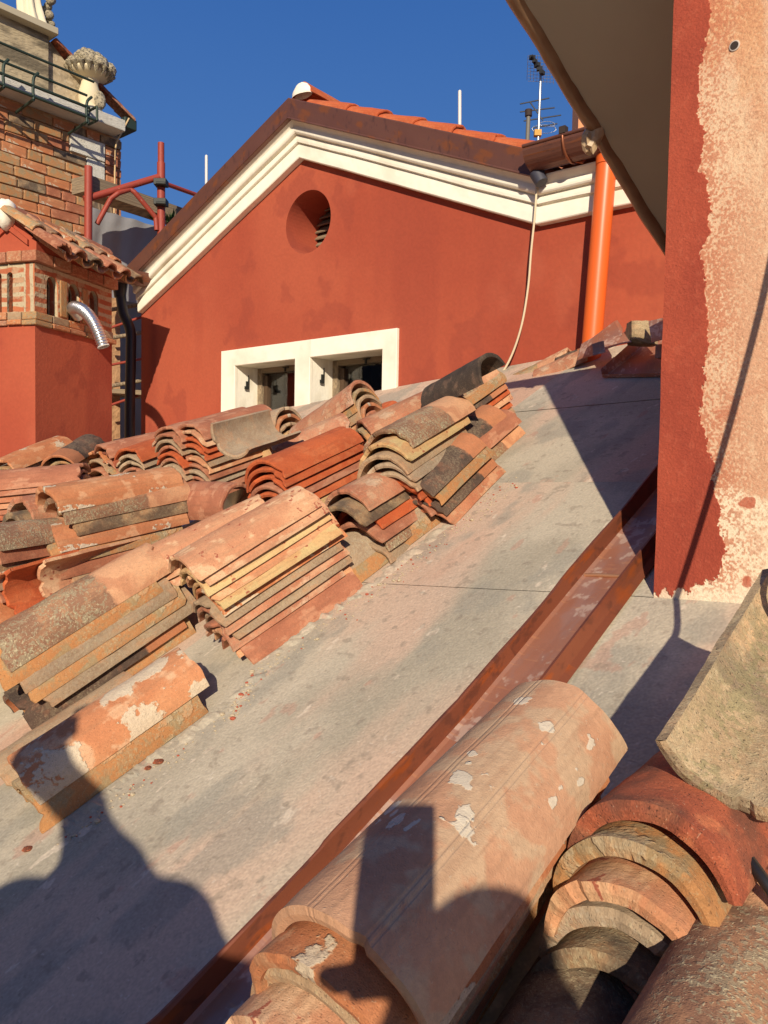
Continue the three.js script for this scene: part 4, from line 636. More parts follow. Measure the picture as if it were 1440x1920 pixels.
// ---------- scaffold, plank, sheeting and the grey house behind ----------
{
  const Z = 6.6, Q = (x, y, z = Z) => atZ(x, y, z), sc = thing('scaffold', 'red tubular scaffold frame rising behind the chimney', 'scaffold');
  part(sc, 'standard', bar(Q(303, 640), Q(302, 305), .032, 14), mScaf); part(sc, 'spigot', bar(Q(302, 306), Q(302, 268), .026, 14), mScaf);
  part(sc, 'standard', bar(Q(165, 560, 6.25), Q(166, 312, 6.25), .03, 14), mScaf);
  part(sc, 'ledger', bar(Q(158, 374, 6.25), Q(298, 332, 6.58), .027, 12), mScaf); part(sc, 'ledger', bar(Q(306, 343, 6.6), Q(420, 384, 7.3), .018, 10), mScaf); part(sc, 'brace', tubeGeo([Q(182, 420, 6.35), Q(208, 372, 6.37), Q(222, 362, 6.38), Q(244, 355, 6.45), Q(252, 360, 6.46), Q(292, 408, 6.57), Q(294, 432, 6.57)], .02, 10, false, 60), mScaf);
  for (const y of [343, 380]) part(sc, 'coupler', mg([rbox(...Q(302, y, 6.56).toArray(), .1, .05, .09), bar(Q(293, y, 6.52), Q(310, y + 1, 6.52), .014, 8)]), mIron);
  for (const [y, k] of [[575, 0], [597, 1], [628, 2], [665, 3], [718, 4], [742, 5]]) part(sc, 'guard_rail', bar(Q(195, y + 8 + (k % 2) * 14, 7.2), Q(275, y - 6 + (k === 3 ? 12 : 0), 7.4), k % 2 ? .012 : .018, 8), k % 2 ? mScaf : mWood);
  part(sc, 'deck', beam(Q(180, 735, 7.5), Q(300, 742, 7.5), .5, .04), mWood);
  const pk = solo('scaffold_plank', beam(Q(150, 346, 6.35), Q(345, 412, 7.3), .2, .12), mWood, 'weathered wooden beam laid across the scaffold', 'plank');
  // translucent sheeting
  const g = new G(), a = Q(168, 388, 6.9), b = Q(345, 440, 7.5), rows = []; for (let i = 0; i <= 30; i++) { const r = []; for (let j = 0; j <= 24; j++) { const t = i / 30, c = a.clone().lerp(b, t); c.y -= j / 24 * .72; const w = .04 * (fbm(t * 5, j * .12, 4, 5) - .5) + .006 * Math.sin(t * 31 + j * .2); c.x += w; c.z += w; r.push(g.v(c, t * 2, j / 12)); } rows.push(r); }
  for (let i = 0; i < 30; i++) for (let j = 0; j < 24; j++) g.i.push(rows[i][j], rows[i + 1][j], rows[i][j + 1], rows[i][j + 1], rows[i + 1][j], rows[i + 1][j + 1]);
  solo('plastic_sheet', g.geo(), new THREE.MeshPhysicalMaterial({ color: col(160, 160, 162), roughness: .9, transmission: .3, thickness: 0, side: THREE.DoubleSide }), 'pale plastic sheeting hung below the scaffold plank', 'sheet');
  const gw = thing('grey_house', 'grey rendered house seen in the gap beside the downpipe', 'building', V(Q(200, 700, 9.6).x, 0, -9.6), rad(-20)); const mg_ = M({ ...makeTex(256, 256, (u, v) => { const n = fbm(u * 6, v * 6, 5, 361); return [168 + 30 * n, 164 + 28 * n, 152 + 24 * n, n]; }, [.4, .4]), bumpScale: .006 });
  part(gw, 'wall', uvMetres(boxAt(.2, -4.4, -1, 4.2, 13, 2)), mg_); part(gw, 'roof', boxAt(.2, 2.14, -1, 4.5, .08, 2.4), clay('brown', 1));
  // weeds on the plank
  for (const [x, y, z, s, w] of [[322, 414, 7.0, .16, 'larger'], [288, 405, 6.9, .08, 'smaller']]) { const t = thing('weed', `${w} green weed growing on top of the sheeting behind the scaffold`, 'plant', Q(x, y + 6, z), 0); const gm = new G(); for (let i = 0; i < 60; i++) { const az_ = rr(0, 6.28), el = rr(.2, 1.5), l = s * rr(.4, 1), d = V(Math.cos(az_) * Math.cos(el), Math.sin(el), Math.sin(az_) * Math.cos(el)), sd = V(-d.z, .3, d.x).normalize().multiplyScalar(.012), p = d.clone().multiplyScalar(l * .5), e = d.clone().multiplyScalar(l); gm.quad(p.clone().sub(sd), e.clone(), p.clone().add(sd), V(0, 0, 0)); } part(t, 'leaves', gm.geo(), M({ color: col(70, 104, 50) })); }
}
// ---------- stacks of old roof tiles ----------
const SA = 'the tall pale stack beside the slab';
stack({ a: [458, 1248], b: [677, 1097], n: 12, pitch: .0235, w: .185, types: ['pink', 'pink', 'cream', 'pink', 'cream', 'mortar', 'grey', 'rose', 'grey', 'rose', 'pink', 'brown'], tints: [0, 3, 0, 2, 1, 2, 1, 0, 1, 3, 2, 0], desc: SA, jit: .014, shift: { 11: [.02, -.03, 0], 4: [.02, -.008, 0], 5: [.012, .004, 0] } });
stack({ a: [250, 1040], b: [478, 930], ref: 'crown', n: 8, pitch: .03, show: 3, types: ['pink'], desc: 'the ribbed pink stack further back', jit: .006, w: .18 });
stack({ a: [98, 1552], b: [420, 1318], n: 2, pitch: .052, A: 92, th: .02, nu: 26, nv: 26, w: .175, types: ['limed', 'gold'], tints: [0, 1], desc: 'the pair in the left foreground', shift: { 0: [-.005, .012, 0], 1: [-.012, 0, 0] }, rag: .012, taper: .96 });
stack({ a: [30, 1500], b: [330, 1290], ref: 'base', n: 1, w: .17, types: ['grey'], desc: 'greyish tile lying under the pair in the left foreground', side: .06, L: .40, group: 'single tiles' });
stack({ a: [19, 1263], b: [316, 1079], ref: 'top', n: 7, pitch: .033, w: .2, A: 86, th: .017, nu: 24, nv: 24, types: ['lichen', 'gold', 'grey', 'gold', 'grey', 'dark', 'gold'], tints: [0, 2, 1, 0, 1, 1, 0], desc: 'the lichened stack at the left edge', jit: .01, shift: { 1: [-.03, -.006, 0], 2: [.0, -.012, 0], 3: [.02, -.02, 0], 4: [.02, -.024, 0], 5: [-.02, -.01, 0] } });
stack({ a: [676, 1095], b: [836, 974], n: 2, pitch: .034, A: 76, th: .016, w: .18, types: ['grey', 'gold'], tints: [0, 1], desc: 'the golden pair at the foot of the mixed stack', rag: .012, shift: { 0: [0, .02, 0] } });
freeStack({ a: [636, 918, 2.30], b: [782, 838, 2.62], n: 6, pitch: .033, w: .185, L: .42, types: ['rose', 'bark', 'orange', 'brown', 'lichen', 'grey'], up: V(-.36, .88, .28), leanS: -.003, fwd: { 1: -.05, 2: .02, 3: -.01, 4: .01, 5: 0 }, desc: 'the mixed stack beside the tall one', A: 76, th: .015, rag: .008 });
stack({ L: .36, anchor: 'back', a: [866, 971], b: [949, 887], n: 4, pitch: .036, w: .185, types: ['dark', 'gold', 'dark', 'rose'], tints: [0, 1, 1, 2], desc: 'the soot dark stack nearest the slab', shift: { 0: [-.01, .022, 0], 1: [.0, .012, 0], 2: [-.01, .008, 0] }, jit: .006 });
stack({ L: .38, anchor: 'back', a: [930, 864], b: [996, 806], n: 3, pitch: .04, w: .18, types: ['dark', 'brown', 'lichen'], tints: [0, 0, 2], desc: 'the low stack behind the soot dark stack', shift: { 0: [-.05, .04, 0], 1: [-.01, .012, 0] }, jit: .008 });
stack({ L: .4, a: [846, 778], b: [937, 716], ref: 'top', n: 7, pitch: .026, w: .18, types: ['lichen', 'gold', 'dark', 'orange', 'pink', 'orange', 'grey'], tints: [0, 1, 0, 2, 0, 0, 1], desc: 'the stack under the black tile', jit: .012, side: .02, shift: { 0: [.0, .02, 0] } });
freeStack({ a: [908, 664, 2.66], b: [815, 714, 2.84], w: .17, L: .29, types: ['shadeBlack'], tint: 1, up: V(-.42, .85, .3), desc: 'tile coloured black for the eave shadow, lying across the stack nearest the rope', th: .015 });  // its black is the eave shadow put into the colour
freeStack({ a: [708, 808, 2.40], b: [830, 742, 2.74], n: 8, pitch: .03, w: .19, L: .43, types: ['lichen', 'cream', 'grey', 'grey', 'grey', 'orange', 'orange', 'brown'], up: V(-.36, .88, .28), leanS: -.002, fwd: { 0: .02, 1: -.03, 2: -.045, 3: -.05, 4: -.04, 5: -.03 }, desc: 'the stack with the lichened crown', A: 76, th: .015, nu: 20, nv: 20 });
stack({ L: .38, a: [672, 790], b: [776, 742], ref: 'crown', n: 8, pitch: .028, w: .18, types: ['rose', 'gold', 'brown', 'orange', 'grey', 'rose', 'brown', 'gold'], tints: [1], show: 4, desc: 'the rosy stack under the window corner', jit: .01 });
freeStack({ a: [484, 862, 2.46], b: [636, 798, 2.78], n: 11, pitch: .026, w: .185, L: .42, types: ['orange', 'orange', 'orange', 'brown', 'orange', 'cream', 'orange', 'brown', 'red', 'orange', 'brown'], up: V(-.36, .88, .28), desc: 'the clean orange stack in the middle', A: 74, th: .013, rag: .002, jit: .004, yaw: .5, nu: 18, nv: 20, fwd: { 1: -.006, 2: -.01, 3: -.014, 4: -.018, 5: -.02 } });
// rows of thin orange tiles between the stacks
stack({ L: .42, anchor: 'back', a: [712, 925], b: [850, 800], ref: 'base', n: 5, pitch: .026, w: .18, types: ['orange', 'pink', 'orange', 'brown', 'red'], tints: [0, 0, 2, 1, 0], desc: 'the thin orange pile between the stacks', side: .19, jit: .012 });
// stacks on the left roof part
stack({ pl: P2, a: [350, 795], b: [487, 757], L: .44, ref: 'crown', n: 10, pitch: .027, w: .185, types: ['brown', 'pink', 'orange', 'orange', 'grey', 'pink', 'brown', 'grey', 'rose', 'brown'], tints: [0, 0, 2, 0, 1, 2, 1, 0, 3, 1], desc: 'the right twin stack below the window', jit: .008 });
stack({ pl: P2, a: [308, 801], b: [440, 765], L: .42, ref: 'crown', n: 10, pitch: .026, w: .175, types: ['brown', 'rose', 'grey', 'brown', 'orange', 'rose', 'grey', 'brown', 'gold', 'brown'], tints: [0, 1, 1, 0, 2, 0, 0, 1, 3, 1], desc: 'the left twin stack below the window', jit: .008 });
freeStack({ a: [80, 911, 2.30], b: [322, 871, 2.62], n: 7, pitch: .037, w: .15, L: .43, types: ['mortar', 'lichen', 'bark', 'mortar', 'gold', 'brown', 'grey'], up: V(-.14, .95, .26), leanS: -.006, fwd: { 1: .02, 2: .05, 3: -.01, 4: -.03, 5: -.03 }, desc: 'the mortared stack on the left', A: 88, th: .018, nu: 20, nv: 22, rag: .008 });
stack({ pl: P2, a: [100, 985], b: [330, 930], ref: 'crown', n: 3, pitch: .036, w: .13, types: ['gold', 'mortar', 'grey'], L: .36, desc: 'the low pile before the mortared stack', A: 88, th: .016 });
freeStack({ a: [34, 932, 2.36], b: [205, 904, 2.62], n: 6, pitch: .042, w: .14, L: .38, types: ['rose', 'bark', 'grey', 'mortar', 'gold', 'brown'], up: V(-.14, .95, .26), fwd: { 1: -.02, 2: .01, 3: -.02 }, desc: 'the shorter stack at far left', A: 88, th: .018 });
freeStack({ a: [-40, 985, 2.15], b: [120, 965, 2.4], n: 5, pitch: .035, w: .15, L: .38, types: ['lichen', 'brown', 'bark', 'grey', 'brown'], up: V(-.14, .95, .26), desc: 'the dark pile at the left edge', A: 84 });
stack({ pl: P2, a: [-150, 935], b: [145, 906], L: .45, anchor: 'back', ref: 'top', n: 7, pitch: .024, w: .18, types: ['brown', 'brown', 'rose', 'pink', 'brown', 'red', 'brown'], desc: 'the flat pile at the left edge', jit: .01 });
stack({ pl: P2, a: [110, 818], b: [-25, 868], L: .42, ref: 'crown', n: 5, pitch: .034, w: .17, types: ['mortar', 'gold', 'grey', 'gold', 'brown'], tints: [2, 1, 0, 0], desc: 'the pale stack at the foot of the chimney', jit: .01 });
stack({ pl: P2, a: [165, 815], b: [90, 860], L: .4, ref: 'crown', n: 4, pitch: .036, w: .17, types: ['dark', 'gold', 'mortar', 'brown'], desc: 'the dark ended stack beside the chimney', jit: .01 });
stack({ pl: P2, a: [175, 846], b: [225, 832], ref: 'crown', n: 3, pitch: .04, w: .17, types: ['mortar', 'grey', 'brown'], L: .36, desc: 'the small orange stack beside the chimney', jit: .01 });
stack({ pl: P2, a: [190, 832], b: [292, 809], L: .42, ref: 'crown', n: 4, pitch: .04, w: .17, types: ['brown', 'red', 'brown', 'gold'], desc: 'the brown stack behind the orange one', jit: .01 });
stack({ pl: P2, a: [238, 840], b: [300, 820], ref: 'crown', n: 5, pitch: .03, w: .17, types: ['orange', 'grey', 'grey', 'rose', 'grey'], L: .40, desc: 'the orange stack touching the left twin', jit: .008 });
const UPN = P1.n.clone();
freeStack({ a: [662, 716, 3.05], b: [548, 797, 3.28], n: 5, pitch: .032, w: .17, types: ['rose', 'gold', 'grey', 'mortar', 'rose'], up: V(-.35, .9, .2), desc: 'the stack leaning before the right window' });
freeStack({ a: [532, 762, 3.35], b: [425, 800, 3.6], n: 5, pitch: .034, w: .17, types: ['grey', 'mortar', 'grey', 'cream', 'grey'], up: V(-.3, .95, .1), desc: 'the pale wavy stack below the left window' });
freeStack({ a: [640, 775, 3.0], b: [500, 830, 2.95], n: 2, pitch: .034, w: .17, types: ['rose', 'mortar'], up: V(-.35, .9, .25), desc: 'the rosy pair behind the clean orange stack' });
freeStack({ a: [420, 852, 2.66], b: [520, 822, 2.9], w: .17, L: .3, types: ['grey'], up: V(.1, -.42, -.9), desc: 'greyish upturned tile showing its hollow before the twin stacks' });
freeStack({ a: [345, 915, 2.62], b: [425, 918, 2.5], w: .16, L: .2, types: ['brown'], up: V(-.2, .7, .7), desc: 'reddish brown tile lying on its side at the foot of the twin stacks' });
for (let i = 0; i < 4; i++) freeStack({ a: [-130 + i * 68, 1166 - i * 22, 2.0 + i * .07], b: [70 + i * 66, 1100 - i * 20, 2.32 + i * .07], L: .38, w: .15, types: [['orange', 'mortar', 'orange', 'pink'][i]], tint: i === 1 ? 2 : 0, up: V(-.35, -.05, -.95), desc: `${['first', 'second', 'third', 'fourth'][i]} tile from the left in the row lying hollow side out`, th: .014 });
// ---------- foreground tiles ----------
freeStack({ a: [604, 1706, .69], b: [1024, 1268, 1.0], L: .43, n: 9, pitch: .034, w: .2, taper: .92, types: ['near', 'mortar', 'grey', 'pink', 'gold', 'grey', 'brown', 'grey', 'gold'], up: P1.n, leanS: .019, fwd: { 1: -.03, 2: -.022, 3: -.055, 4: -.03, 5: -.06, 6: -.04 }, jit: .002, yaw: .4, desc: 'the big stack in the foreground', nu: 44, nv: 40, A: 84, th: .017, warp: .0014, rag: .0025, rag2: .012, chip: .004 });
freeStack({ a: [1200, 1500, .80], b: [1405, 1312, 1.08], n: 7, pitch: .04, w: .185, taper: .96, types: ['red', 'gold', 'pink', 'grey', 'bark', 'brown', 'grey'], up: P1.n, leanS: .012, fwd: { 1: -.006, 2: -.03, 3: -.012, 4: -.03 }, jit: .003, yaw: 2, desc: 'the broken stack at the right', nu: 36, nv: 36, A: 84, th: .021, warp: .0016, rag: .006, chip: .006 });
freeStack({ a: [955, 2010, .70], b: [1104, 1742, .89], L: .42, n: 4, pitch: .04, w: .165, taper: .9, types: ['bark', 'grey', 'gold', 'grey'], tint: 0, up: P1.n, leanS: .01, step: .01, desc: 'the pile at the bottom edge', nu: 36, nv: 36, A: 88, th: .019, rag: .006 });
freeStack({ a: [1240, 2020, .58], b: [1392, 1714, .75], L: .4, n: 5, pitch: .04, w: .155, taper: .93, types: ['lichen', 'mortar', 'gold', 'grey', 'brown'], tint: 0, up: P1.n, leanS: .01, desc: 'the bottom right corner pile', nu: 36, nv: 36, A: 88, th: .019, rag: .006 });
freeStack({ a: [1420, 1536, .80], b: [1586, 1152, 1.10], L: .4, w: .185, A: 80, types: ['moss'], tint: 0, up: V(.42, -.8, -.42), desc: 'mossy upturned tile leaning over the broken stack at the right', nu: 40, nv: 40, th: .019, rag: .004, chip: .006, warp: .0016 });
freeStack({ a: [1440, 1640, .80], b: [1560, 1480, 1.0], n: 4, L: .4, pitch: .04, w: .17, types: ['red', 'mortar', 'grey', 'brown'], up: P1.n, desc: 'the pile under the mossy tile', th: .018 });
// cable hanging at the right
{
  const a = SUN.clone().negate(), faceQ = (px, py) => { const [u, y] = facePt(px, py); return V(DB.x, y, DB.z).addScaledVector(DR, u); };
  const P = [[faceQ(1440, 540), .42], [faceQ(1395, 720), .42], [faceQ(1345, 900), .42], [faceQ(1290, 1080), .48], [on(P1, 1281, 1190), .50], [on(P1, 1268, 1255), .50]].map(([q, m]) => q.clone().addScaledVector(SUN, m));
  P.unshift(P[0].clone().add(V(.06, .5, -.02))); P.push(P[P.length - 1].clone().add(V(.03, -.1, .02)), atZ(1500, 1420, .86), atZ(1470, 1500, .80));
  solo('black_cable', tubeGeo(P, .0058, 8, true, 90), mBlack, 'black cable hanging down at the right picture edge', 'cable');
  solo('black_cable', tubeGeo([atZ(1345, 1490, .93), atZ(1362, 1540, .86), atZ(1395, 1598, .80), atZ(1432, 1650, .765), atZ(1480, 1720, .74)], .0062, 8, true, 40), mBlack, 'black cable running under the mossy upturned tile', 'cable');
}
// ---------- leftovers along the foot of the red wall ----------
{
  const H = (px, py, p) => houseAt(...wl(px, py, p), p), zOf = (px, py, p) => -H(px, py, p).z;
  freeStack({ a: [945, 712, zOf(945, 712, .12)], b: [1062, 650, zOf(1062, 650, .1)], w: .13, types: ['pink'], up: V(-.2, .9, .3), desc: 'pale pink tile lying along the foot of the red wall', tint: 0 });
  freeStack({ a: [1040, 672, zOf(1040, 672, .16)], b: [1095, 648, zOf(1095, 648, .12)], w: .1, types: ['dark'], up: V(-.2, .9, .3), desc: 'dark tile end beside the foot of the orange downpipe', tint: 1 });
  freeStack({ a: [905, 728, zOf(905, 728, .16)], b: [985, 690, zOf(985, 690, .14)], w: .12, types: ['gold'], up: V(-.2, .9, .3), desc: 'golden tile lying at the wall foot below the rope', tint: 1, L: .3 });
  freeStack({ a: [1000, 694, zOf(1000, 694, .2)], b: [1075, 660, zOf(1075, 660, .18)], w: .12, types: ['rose'], up: V(-.2, .9, .3), desc: 'rosy tile lying before the pale pink tile at the wall foot', tint: 0, L: .26 });
  const sheet = (pts, label, bend = .01) => {                // folded copper strip through surveyed corner pairs
    const g = new G(), n = pts.length; let acc = 0; for (let i = 0; i + 1 < n; i++) { const [a, b] = pts[i], [c, d] = pts[i + 1], w = a.distanceTo(c); g.quad(a, b, d, c, [acc, 0], [acc, .3], [acc + w, .3], [acc + w, 0]); acc += w; }
    const ge = g.geo(), back = ge.clone(); back.translate(0, -.0015, -.0015); return solo('copper_offcut', mg([ge, back]), mCopNew, label, 'copper offcut', 'copper offcuts by the wall');
  };
  const R = (px, py, z) => atZ(px, py, z);
  sheet([[R(1082, 676, 3.42), R(1090, 645, 3.5)], [R(1108, 664, 3.36), R(1112, 632, 3.46)], [R(1166, 628, 3.25), R(1152, 602, 3.4)], [R(1168, 616, 3.3), R(1158, 600, 3.45)]], 'bent copper strip standing against the foot of the orange downpipe');
  sheet([[R(1092, 672, 3.3), R(1100, 652, 3.3)], [R(1112, 666, 3.22), R(1110, 645, 3.24)], [R(1135, 660, 3.2), R(1132, 638, 3.22)]], 'small folded copper piece lying before the bent copper strip');
  sheet([[R(1134, 655, 3.24), R(1130, 638, 3.3)], [R(1160, 646, 3.2), R(1156, 630, 3.28)], [R(1190, 640, 3.16), R(1182, 616, 3.26)]], 'shiny copper strip on top of the slab edge');
  sheet([[R(1222, 642, 3.0), R(1216, 602, 3.1)], [R(1256, 632, 2.9), R(1252, 594, 3.0)]], 'copper sheet end beside the dormer wall');
  // stone with lichen
  const sg = new THREE.IcosahedronGeometry(.075, 4); { const p = sg.attributes.position; for (let i = 0; i < p.count; i++) { const k = .5 + .55 * n3(p.getX(i) * 18, p.getY(i) * 18, p.getZ(i) * 18, 12) + .25 * n3(p.getX(i) * 60, p.getY(i) * 60, p.getZ(i) * 60, 13); p.setXYZ(i, Math.max(-.055, Math.min(.055, p.getX(i) * k * 1.3)), Math.max(-.05, Math.min(.04, p.getY(i) * k)), p.getZ(i) * k * .7); } sg.computeVertexNormals(); const c = R(1204, 624, 3.2); sg.translate(c.x, c.y, c.z); }
  solo('mortar_lump', sg, clay('moss', 1), 'dark lichened mortar lump between the copper offcuts', 'rubble');
  // copper tray
  const tr = thing('copper_tray', 'folded copper tray lying upturned on the slab beside the dormer', 'copper tray');
  const a = on(P1, 1130, 708, .004), b = on(P1, 1262, 706, .004), c = on(P1, 1272, 626, .03), d = on(P1, 1214, 640, .03), n = P1.n, up = (p, h) => p.clone().addScaledVector(n, h);
  const fl = new G(); fl.quad(a, b, c, d, [0, 0], [.5, 0], [.5, .5], [0, .5]); part(tr, 'base', fl.geo(), mCopNew);
  const s1 = new G(); s1.quad(a, d, up(d, .05), up(a, .035), [0, 0], [.5, 0], [.5, .1], [0, .1]); part(tr, 'left_rim', s1.geo(), mCopNew);
  const s2 = new G(); s2.quad(a, b, up(b, .014), up(a, .014), [0, 0], [.5, 0], [.5, .1], [0, .1]); part(tr, 'front_rim', s2.geo(), mCopNew);
  const bx = on(P1, 1240, 676, .03); part(tr, 'folded_end', uvMetres(boxAt(bx.x + .05, bx.y + .03, bx.z, .16, .05, .08, .8)), mCopNew);
}
// crumbs of mortar and brick along the foot of the stacks
{
  const gs = [], gr = []; const L = [[110, 1575], [430, 1330], [470, 1262], [690, 1105], [850, 985], [960, 890]];
  for (let i = 0; i < 420; i++) { const k = Math.floor(rr(0, 4.99)), t = rnd(), x = L[k][0] + (L[k + 1][0] - L[k][0]) * t + Math.abs(rr(-1, 1)) * rr(-4, 34), y = L[k][1] + (L[k + 1][1] - L[k][1]) * t + rr(-4, 22), s = rnd() < .05 ? rr(.004, .007) : rr(.0012, .0035), c = on(P1, x, y, s * .4), g = new THREE.IcosahedronGeometry(s, 0); g.scale(1, .7, 1.2); g.rotateY(rr(0, 6)); g.translate(c.x, c.y, c.z); (rnd() < .22 ? gr : gs).push(g); }
  solo('mortar_crumbs', mg(gs), M({ color: col(206, 188, 156) }), 'scattered pale mortar crumbs along the foot of the tile stacks', 'rubble', null, 'stuff');
  solo('brick_crumbs', mg(gr), M({ color: col(190, 96, 70) }), 'scattered red brick crumbs along the foot of the tile stacks', 'rubble', null, 'stuff');
  for (const [x, y, s, w] of [[298, 1428, .012, 'larger red chip on the slab before the mortar stained pair'], [278, 1440, .008, 'smaller red chip on the slab before the mortar stained pair'], [52, 1592, .010, 'red chip on the slab in the left corner']]) { const c = on(P1, x, y, s * .3), g = new THREE.IcosahedronGeometry(s, 1), p = g.attributes.position; for (let i = 0; i < p.count; i++) { const k = .7 + .6 * n3(p.getX(i) * 90, p.getY(i) * 90, p.getZ(i) * 90, 4); p.setXYZ(i, p.getX(i) * k, p.getY(i) * k * .45, p.getZ(i) * k * 1.2); } g.computeVertexNormals(); g.translate(c.x, c.y, c.z); solo('brick_chip', g, clay('red', 0), w, 'rubble', 'red chips on the slab'); }
}
// ---------- unseen house added on the left to darken pane reflections and sky light ----------
{
  const nb = thing('added_neighbour_house', 'added ochre house at the left, unseen, darkening the pane reflections', 'building', V(-9.5, 0, -1.5), rad(8));
  part(nb, 'wall', uvMetres(boxAt(-2, -3.5, 0, 4, 15, 14)), M({ color: col(206, 150, 104) })); const rf = new G(), P = (x, y, z) => V(x, y, z); rf.quad(P(.4, 3.9, -7.3), P(.4, 3.9, 7.3), P(-2, 5, 7.3), P(-2, 5, -7.3)); rf.quad(P(-4.4, 3.9, -7.3), P(-4.4, 3.9, 7.3), P(-2, 5, 7.3), P(-2, 5, -7.3)); part(nb, 'roof', rf.geo(), clay('brown', 1));
  for (const y of [-4, -1, 2]) for (const z of [-5, -2, 1, 4]) { const w = part(nb, 'window', boxAt(.02, y, z, .06, 1.5, 1), mWhite); for (const d of [-.75, .75]) part(w, 'shutter', boxAt(.06, y, z + d, .04, 1.4, .46), mGreen); part(w, 'pane', boxAt(.055, y, z, .01, 1.3, .8), M({ color: col(60, 66, 70), roughness: .1 })); }
}
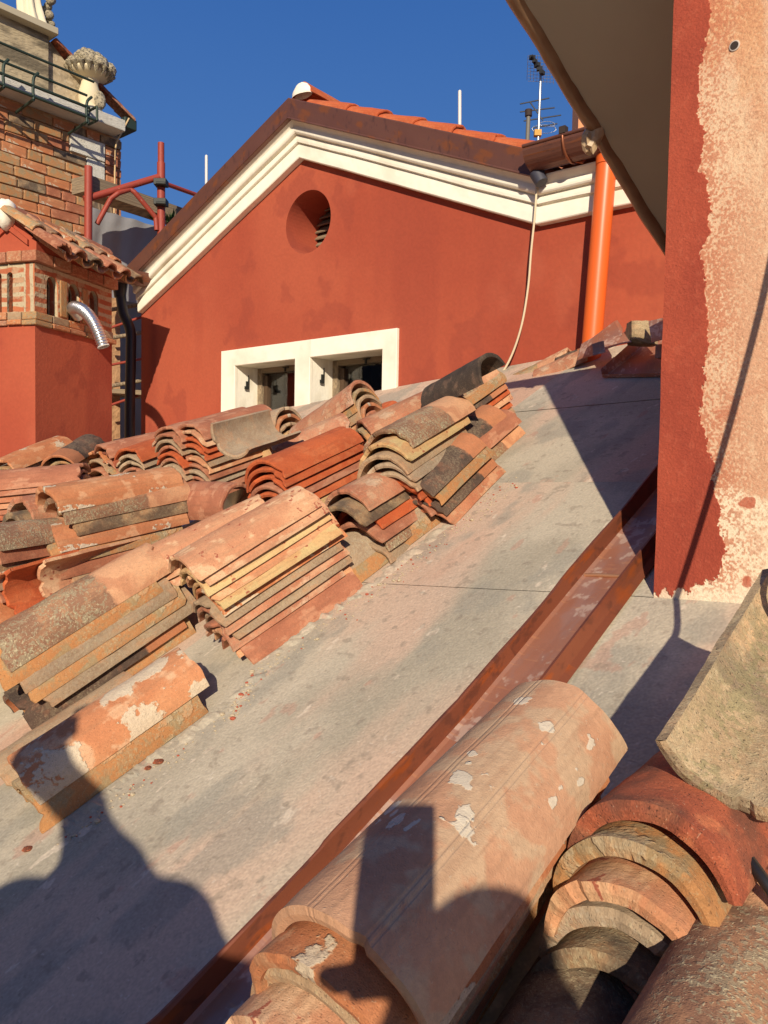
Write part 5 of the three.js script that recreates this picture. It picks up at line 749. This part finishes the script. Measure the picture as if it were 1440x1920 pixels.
// ---------- the photographer behind the camera, seen only by the shadow ----------
{
  const caps = (list, p) => { let d = 1e9; const k = list.k; for (const [a, b, r1, r2] of list.b) { const abx = b.x - a.x, aby = b.y - a.y, abz = b.z - a.z, t = Math.max(0, Math.min(1, ((p.x - a.x) * abx + (p.y - a.y) * aby + (p.z - a.z) * abz) / (abx * abx + aby * aby + abz * abz || 1e-9))); const q = Math.hypot(p.x - a.x - abx * t, p.y - a.y - aby * t, p.z - a.z - abz * t) - (r1 + (r2 - r1) * t); if (d > 1e8) { d = q; continue; } const h = Math.max(k - Math.abs(d - q), 0) / k; d = Math.min(d, q) - h * h * k * .25; } return d; };
  const mesh = (list, c, half, res) => { const mc = new MarchingCubes(res, new THREE.MeshBasicMaterial(), false, false, 120000); mc.isolation = 0; const p = V(0, 0, 0), hs = res / 2; for (let z = 0; z < res; z++) for (let y = 0; y < res; y++) for (let x = 0; x < res; x++) { p.set(c.x + (x - hs) / hs * half, c.y + (y - hs) / hs * half, c.z + (z - hs) / hs * half); mc.field[x + y * res + z * res * res] = -caps(list, p); } mc.update(); const n = mc.count, P = new Float32Array(n * 3), N = new Float32Array(n * 3); for (let i = 0; i < n; i++) for (let q = 0; q < 3; q++) { P[3 * i + q] = mc.positionArray[3 * i + q] * half + [c.x, c.y, c.z][q]; N[3 * i + q] = mc.normalArray[3 * i + q]; } const g = new THREE.BufferGeometry(); g.setAttribute('position', new THREE.BufferAttribute(P, 3)); g.setAttribute('normal', new THREE.BufferAttribute(N, 3)); return g; };
  const hd = V(.04, -.03, .385), nk = V(.03, -.16, .44), ch = V(0, -.34, .56), pv = V(-.04, -.74, .84), shL = V(-.28, -.12, .46), shR = V(.2, -.22, .5), elL = V(-.66, .06, .37), wrL = V(-.845, .22, .24), elR = V(.24, -.42, .3), wrR = V(.045, -.2, .07);
  const hipL = V(-.13, -.76, .86), hipR = V(.06, -.75, .86), knL = V(-.2, -1.0, .52), knR = V(.13, -.98, .5), anL = V(-.25, -1.345, .72), anR = V(.12, -1.2, .72), toeL = V(-.23, -1.355, .55), toeR = V(.13, -1.14, .55);
  toeL.y = P1.y(toeL.x, toeL.z) + .04; toeR.y = P1.y(toeR.x, toeR.z) + .04; anL.y = P1.y(anL.x, anL.z) + .055; anR.y = P1.y(anR.x, anR.z) + .055;
  const body = { k: .05, b: [[pv, ch, .135, .15], [ch, nk, .14, .07], [shL, shR, .085, .085], [ch, V(0, -.26, .5), .16, .12], [nk, hd, .055, .06], [shL, elL, .065, .052], [elL, wrL, .055, .044], [wrL, V(-.85, .31, .215), .046, .042], [shR, elR, .065, .052], [elR, wrR, .05, .034], [V(-.44, -.05, .42), V(-.2, -.55, .7), .1, .15], [V(-.6, .01, .38), V(-.45, -.36, .52), .08, .13], [V(-.78, -.1, .4), V(-.6, -.5, .6), .13, .15], [V(-.98, -.1, .42), V(-.7, -.5, .6), .11, .13], [pv, hipL, .12, .1], [pv, hipR, .12, .1], [hipL, knL, .095, .065], [knL, anL, .062, .045], [hipR, knR, .095, .065], [knR, anR, .062, .045], [anL, toeL, .045, .036], [anR, toeR, .045, .036]] };
  const head = { k: .025, b: [[V(.04, -.005, .40), V(.04, .0, .38), .088, .088], [V(.04, -.07, .36), V(.04, -.085, .35), .06, .045], [V(.04, -.03, .305), V(.04, -.045, .285), .012, .014], [V(-.047, -.03, .39), V(-.05, -.045, .39), .016, .012], [V(.127, -.03, .39), V(.13, -.045, .39), .016, .012], [V(.04, .04, .43), V(.04, .0, .46), .075, .07], [V(.02, -.075, .302), V(.06, -.075, .302), .008, .008], [nk, V(.04, -.08, .41), .055, .055]] };
  const hand = (w, dir, up, sd, curl) => { const b = [], pc = w.clone().addScaledVector(dir, .05); b.push([w, pc, .03, .034]); for (let i = 0; i < 4; i++) { const r = pc.clone().addScaledVector(sd, (i - 1.5) * .021).addScaledVector(dir, .025), L = [.032, .038, .036, .028][i]; const k1 = r.clone().addScaledVector(dir, L).addScaledVector(up, -L * curl), k2 = k1.clone().addScaledVector(dir, L * .5).addScaledVector(up, -L * curl * 1.4); b.push([r, k1, .0105, .0095], [k1, k2, .0095, .0085]); } const t0 = w.clone().addScaledVector(dir, .02).addScaledVector(sd, -.03), t1 = t0.clone().addScaledVector(sd, -.03).addScaledVector(dir, .03), t2 = t1.clone().addScaledVector(dir, .028).addScaledVector(up, -.012); b.push([t0, t1, .014, .012], [t1, t2, .0115, .0095]); return { k: .014, b }; };
  const dL = wrL.clone().sub(elL).normalize(), gL = mesh(hand(wrL, V(-.15, .96, -.2).normalize(), V(0, .2, 1).normalize(), V(-1, -.15, .0).normalize(), 1.5), wrL.clone().add(V(-.02, .07, 0)), .13, 64);
  const gR = mesh(hand(wrR, V(-.45, .75, -.45).normalize(), V(.7, .55, .2).normalize(), V(0, .3, .95).normalize(), .9), wrR.clone().add(V(-.03, .04, -.02)), .12, 64);
  const paint = (g, f) => { const p = g.attributes.position, c = new Float32Array(p.count * 3); for (let i = 0; i < p.count; i++) c.set(f(p.getX(i), p.getY(i), p.getZ(i)), i * 3); g.setAttribute('color', new THREE.BufferAttribute(c, 3)); return g; };
  const skin = [.5, .28, .19], jk = [.05, .06, .09], tr = [.09, .09, .1], shoe = [.06, .045, .035], hair = [.035, .025, .018];
  const gb = paint(mesh(body, V(-.3, -.55, .52), .94, 104), (x, y, z) => y > -.13 && x > -.1 && x < .2 ? skin : y < -1.13 && y < P1.y(x, z) + .1 ? shoe : y < -.72 ? tr : jk), gh = paint(mesh(head, V(.04, -.03, .39), .17, 72), (x, y, z) => (y > .02 || z > .42) ? hair : skin), g1 = paint(gL, () => skin), g2 = paint(gR, () => skin);
  const per = thing('person', 'person crouching on the roof behind the camera, holding up a phone', 'person'); part(per, 'body', mergeGeometries([gb, gh, g1, g2]), new THREE.MeshStandardMaterial({ vertexColors: true, roughness: .85 }));
  const ph = thing('phone', 'black phone held upright in the hand of the person', 'phone'); part(ph, 'case', new RoundedBoxGeometry(.072, .148, .008, 3, .0035).translate(-.024, -.056, .014), M({ color: new THREE.Color(.02, .02, .022), roughness: .35 })); part(ph, 'screen', boxAt(-.024, -.056, .0186, .066, .14, .0008), M({ color: new THREE.Color(.01, .01, .012), roughness: .1 }));
}
renderer.render(scene, camera);
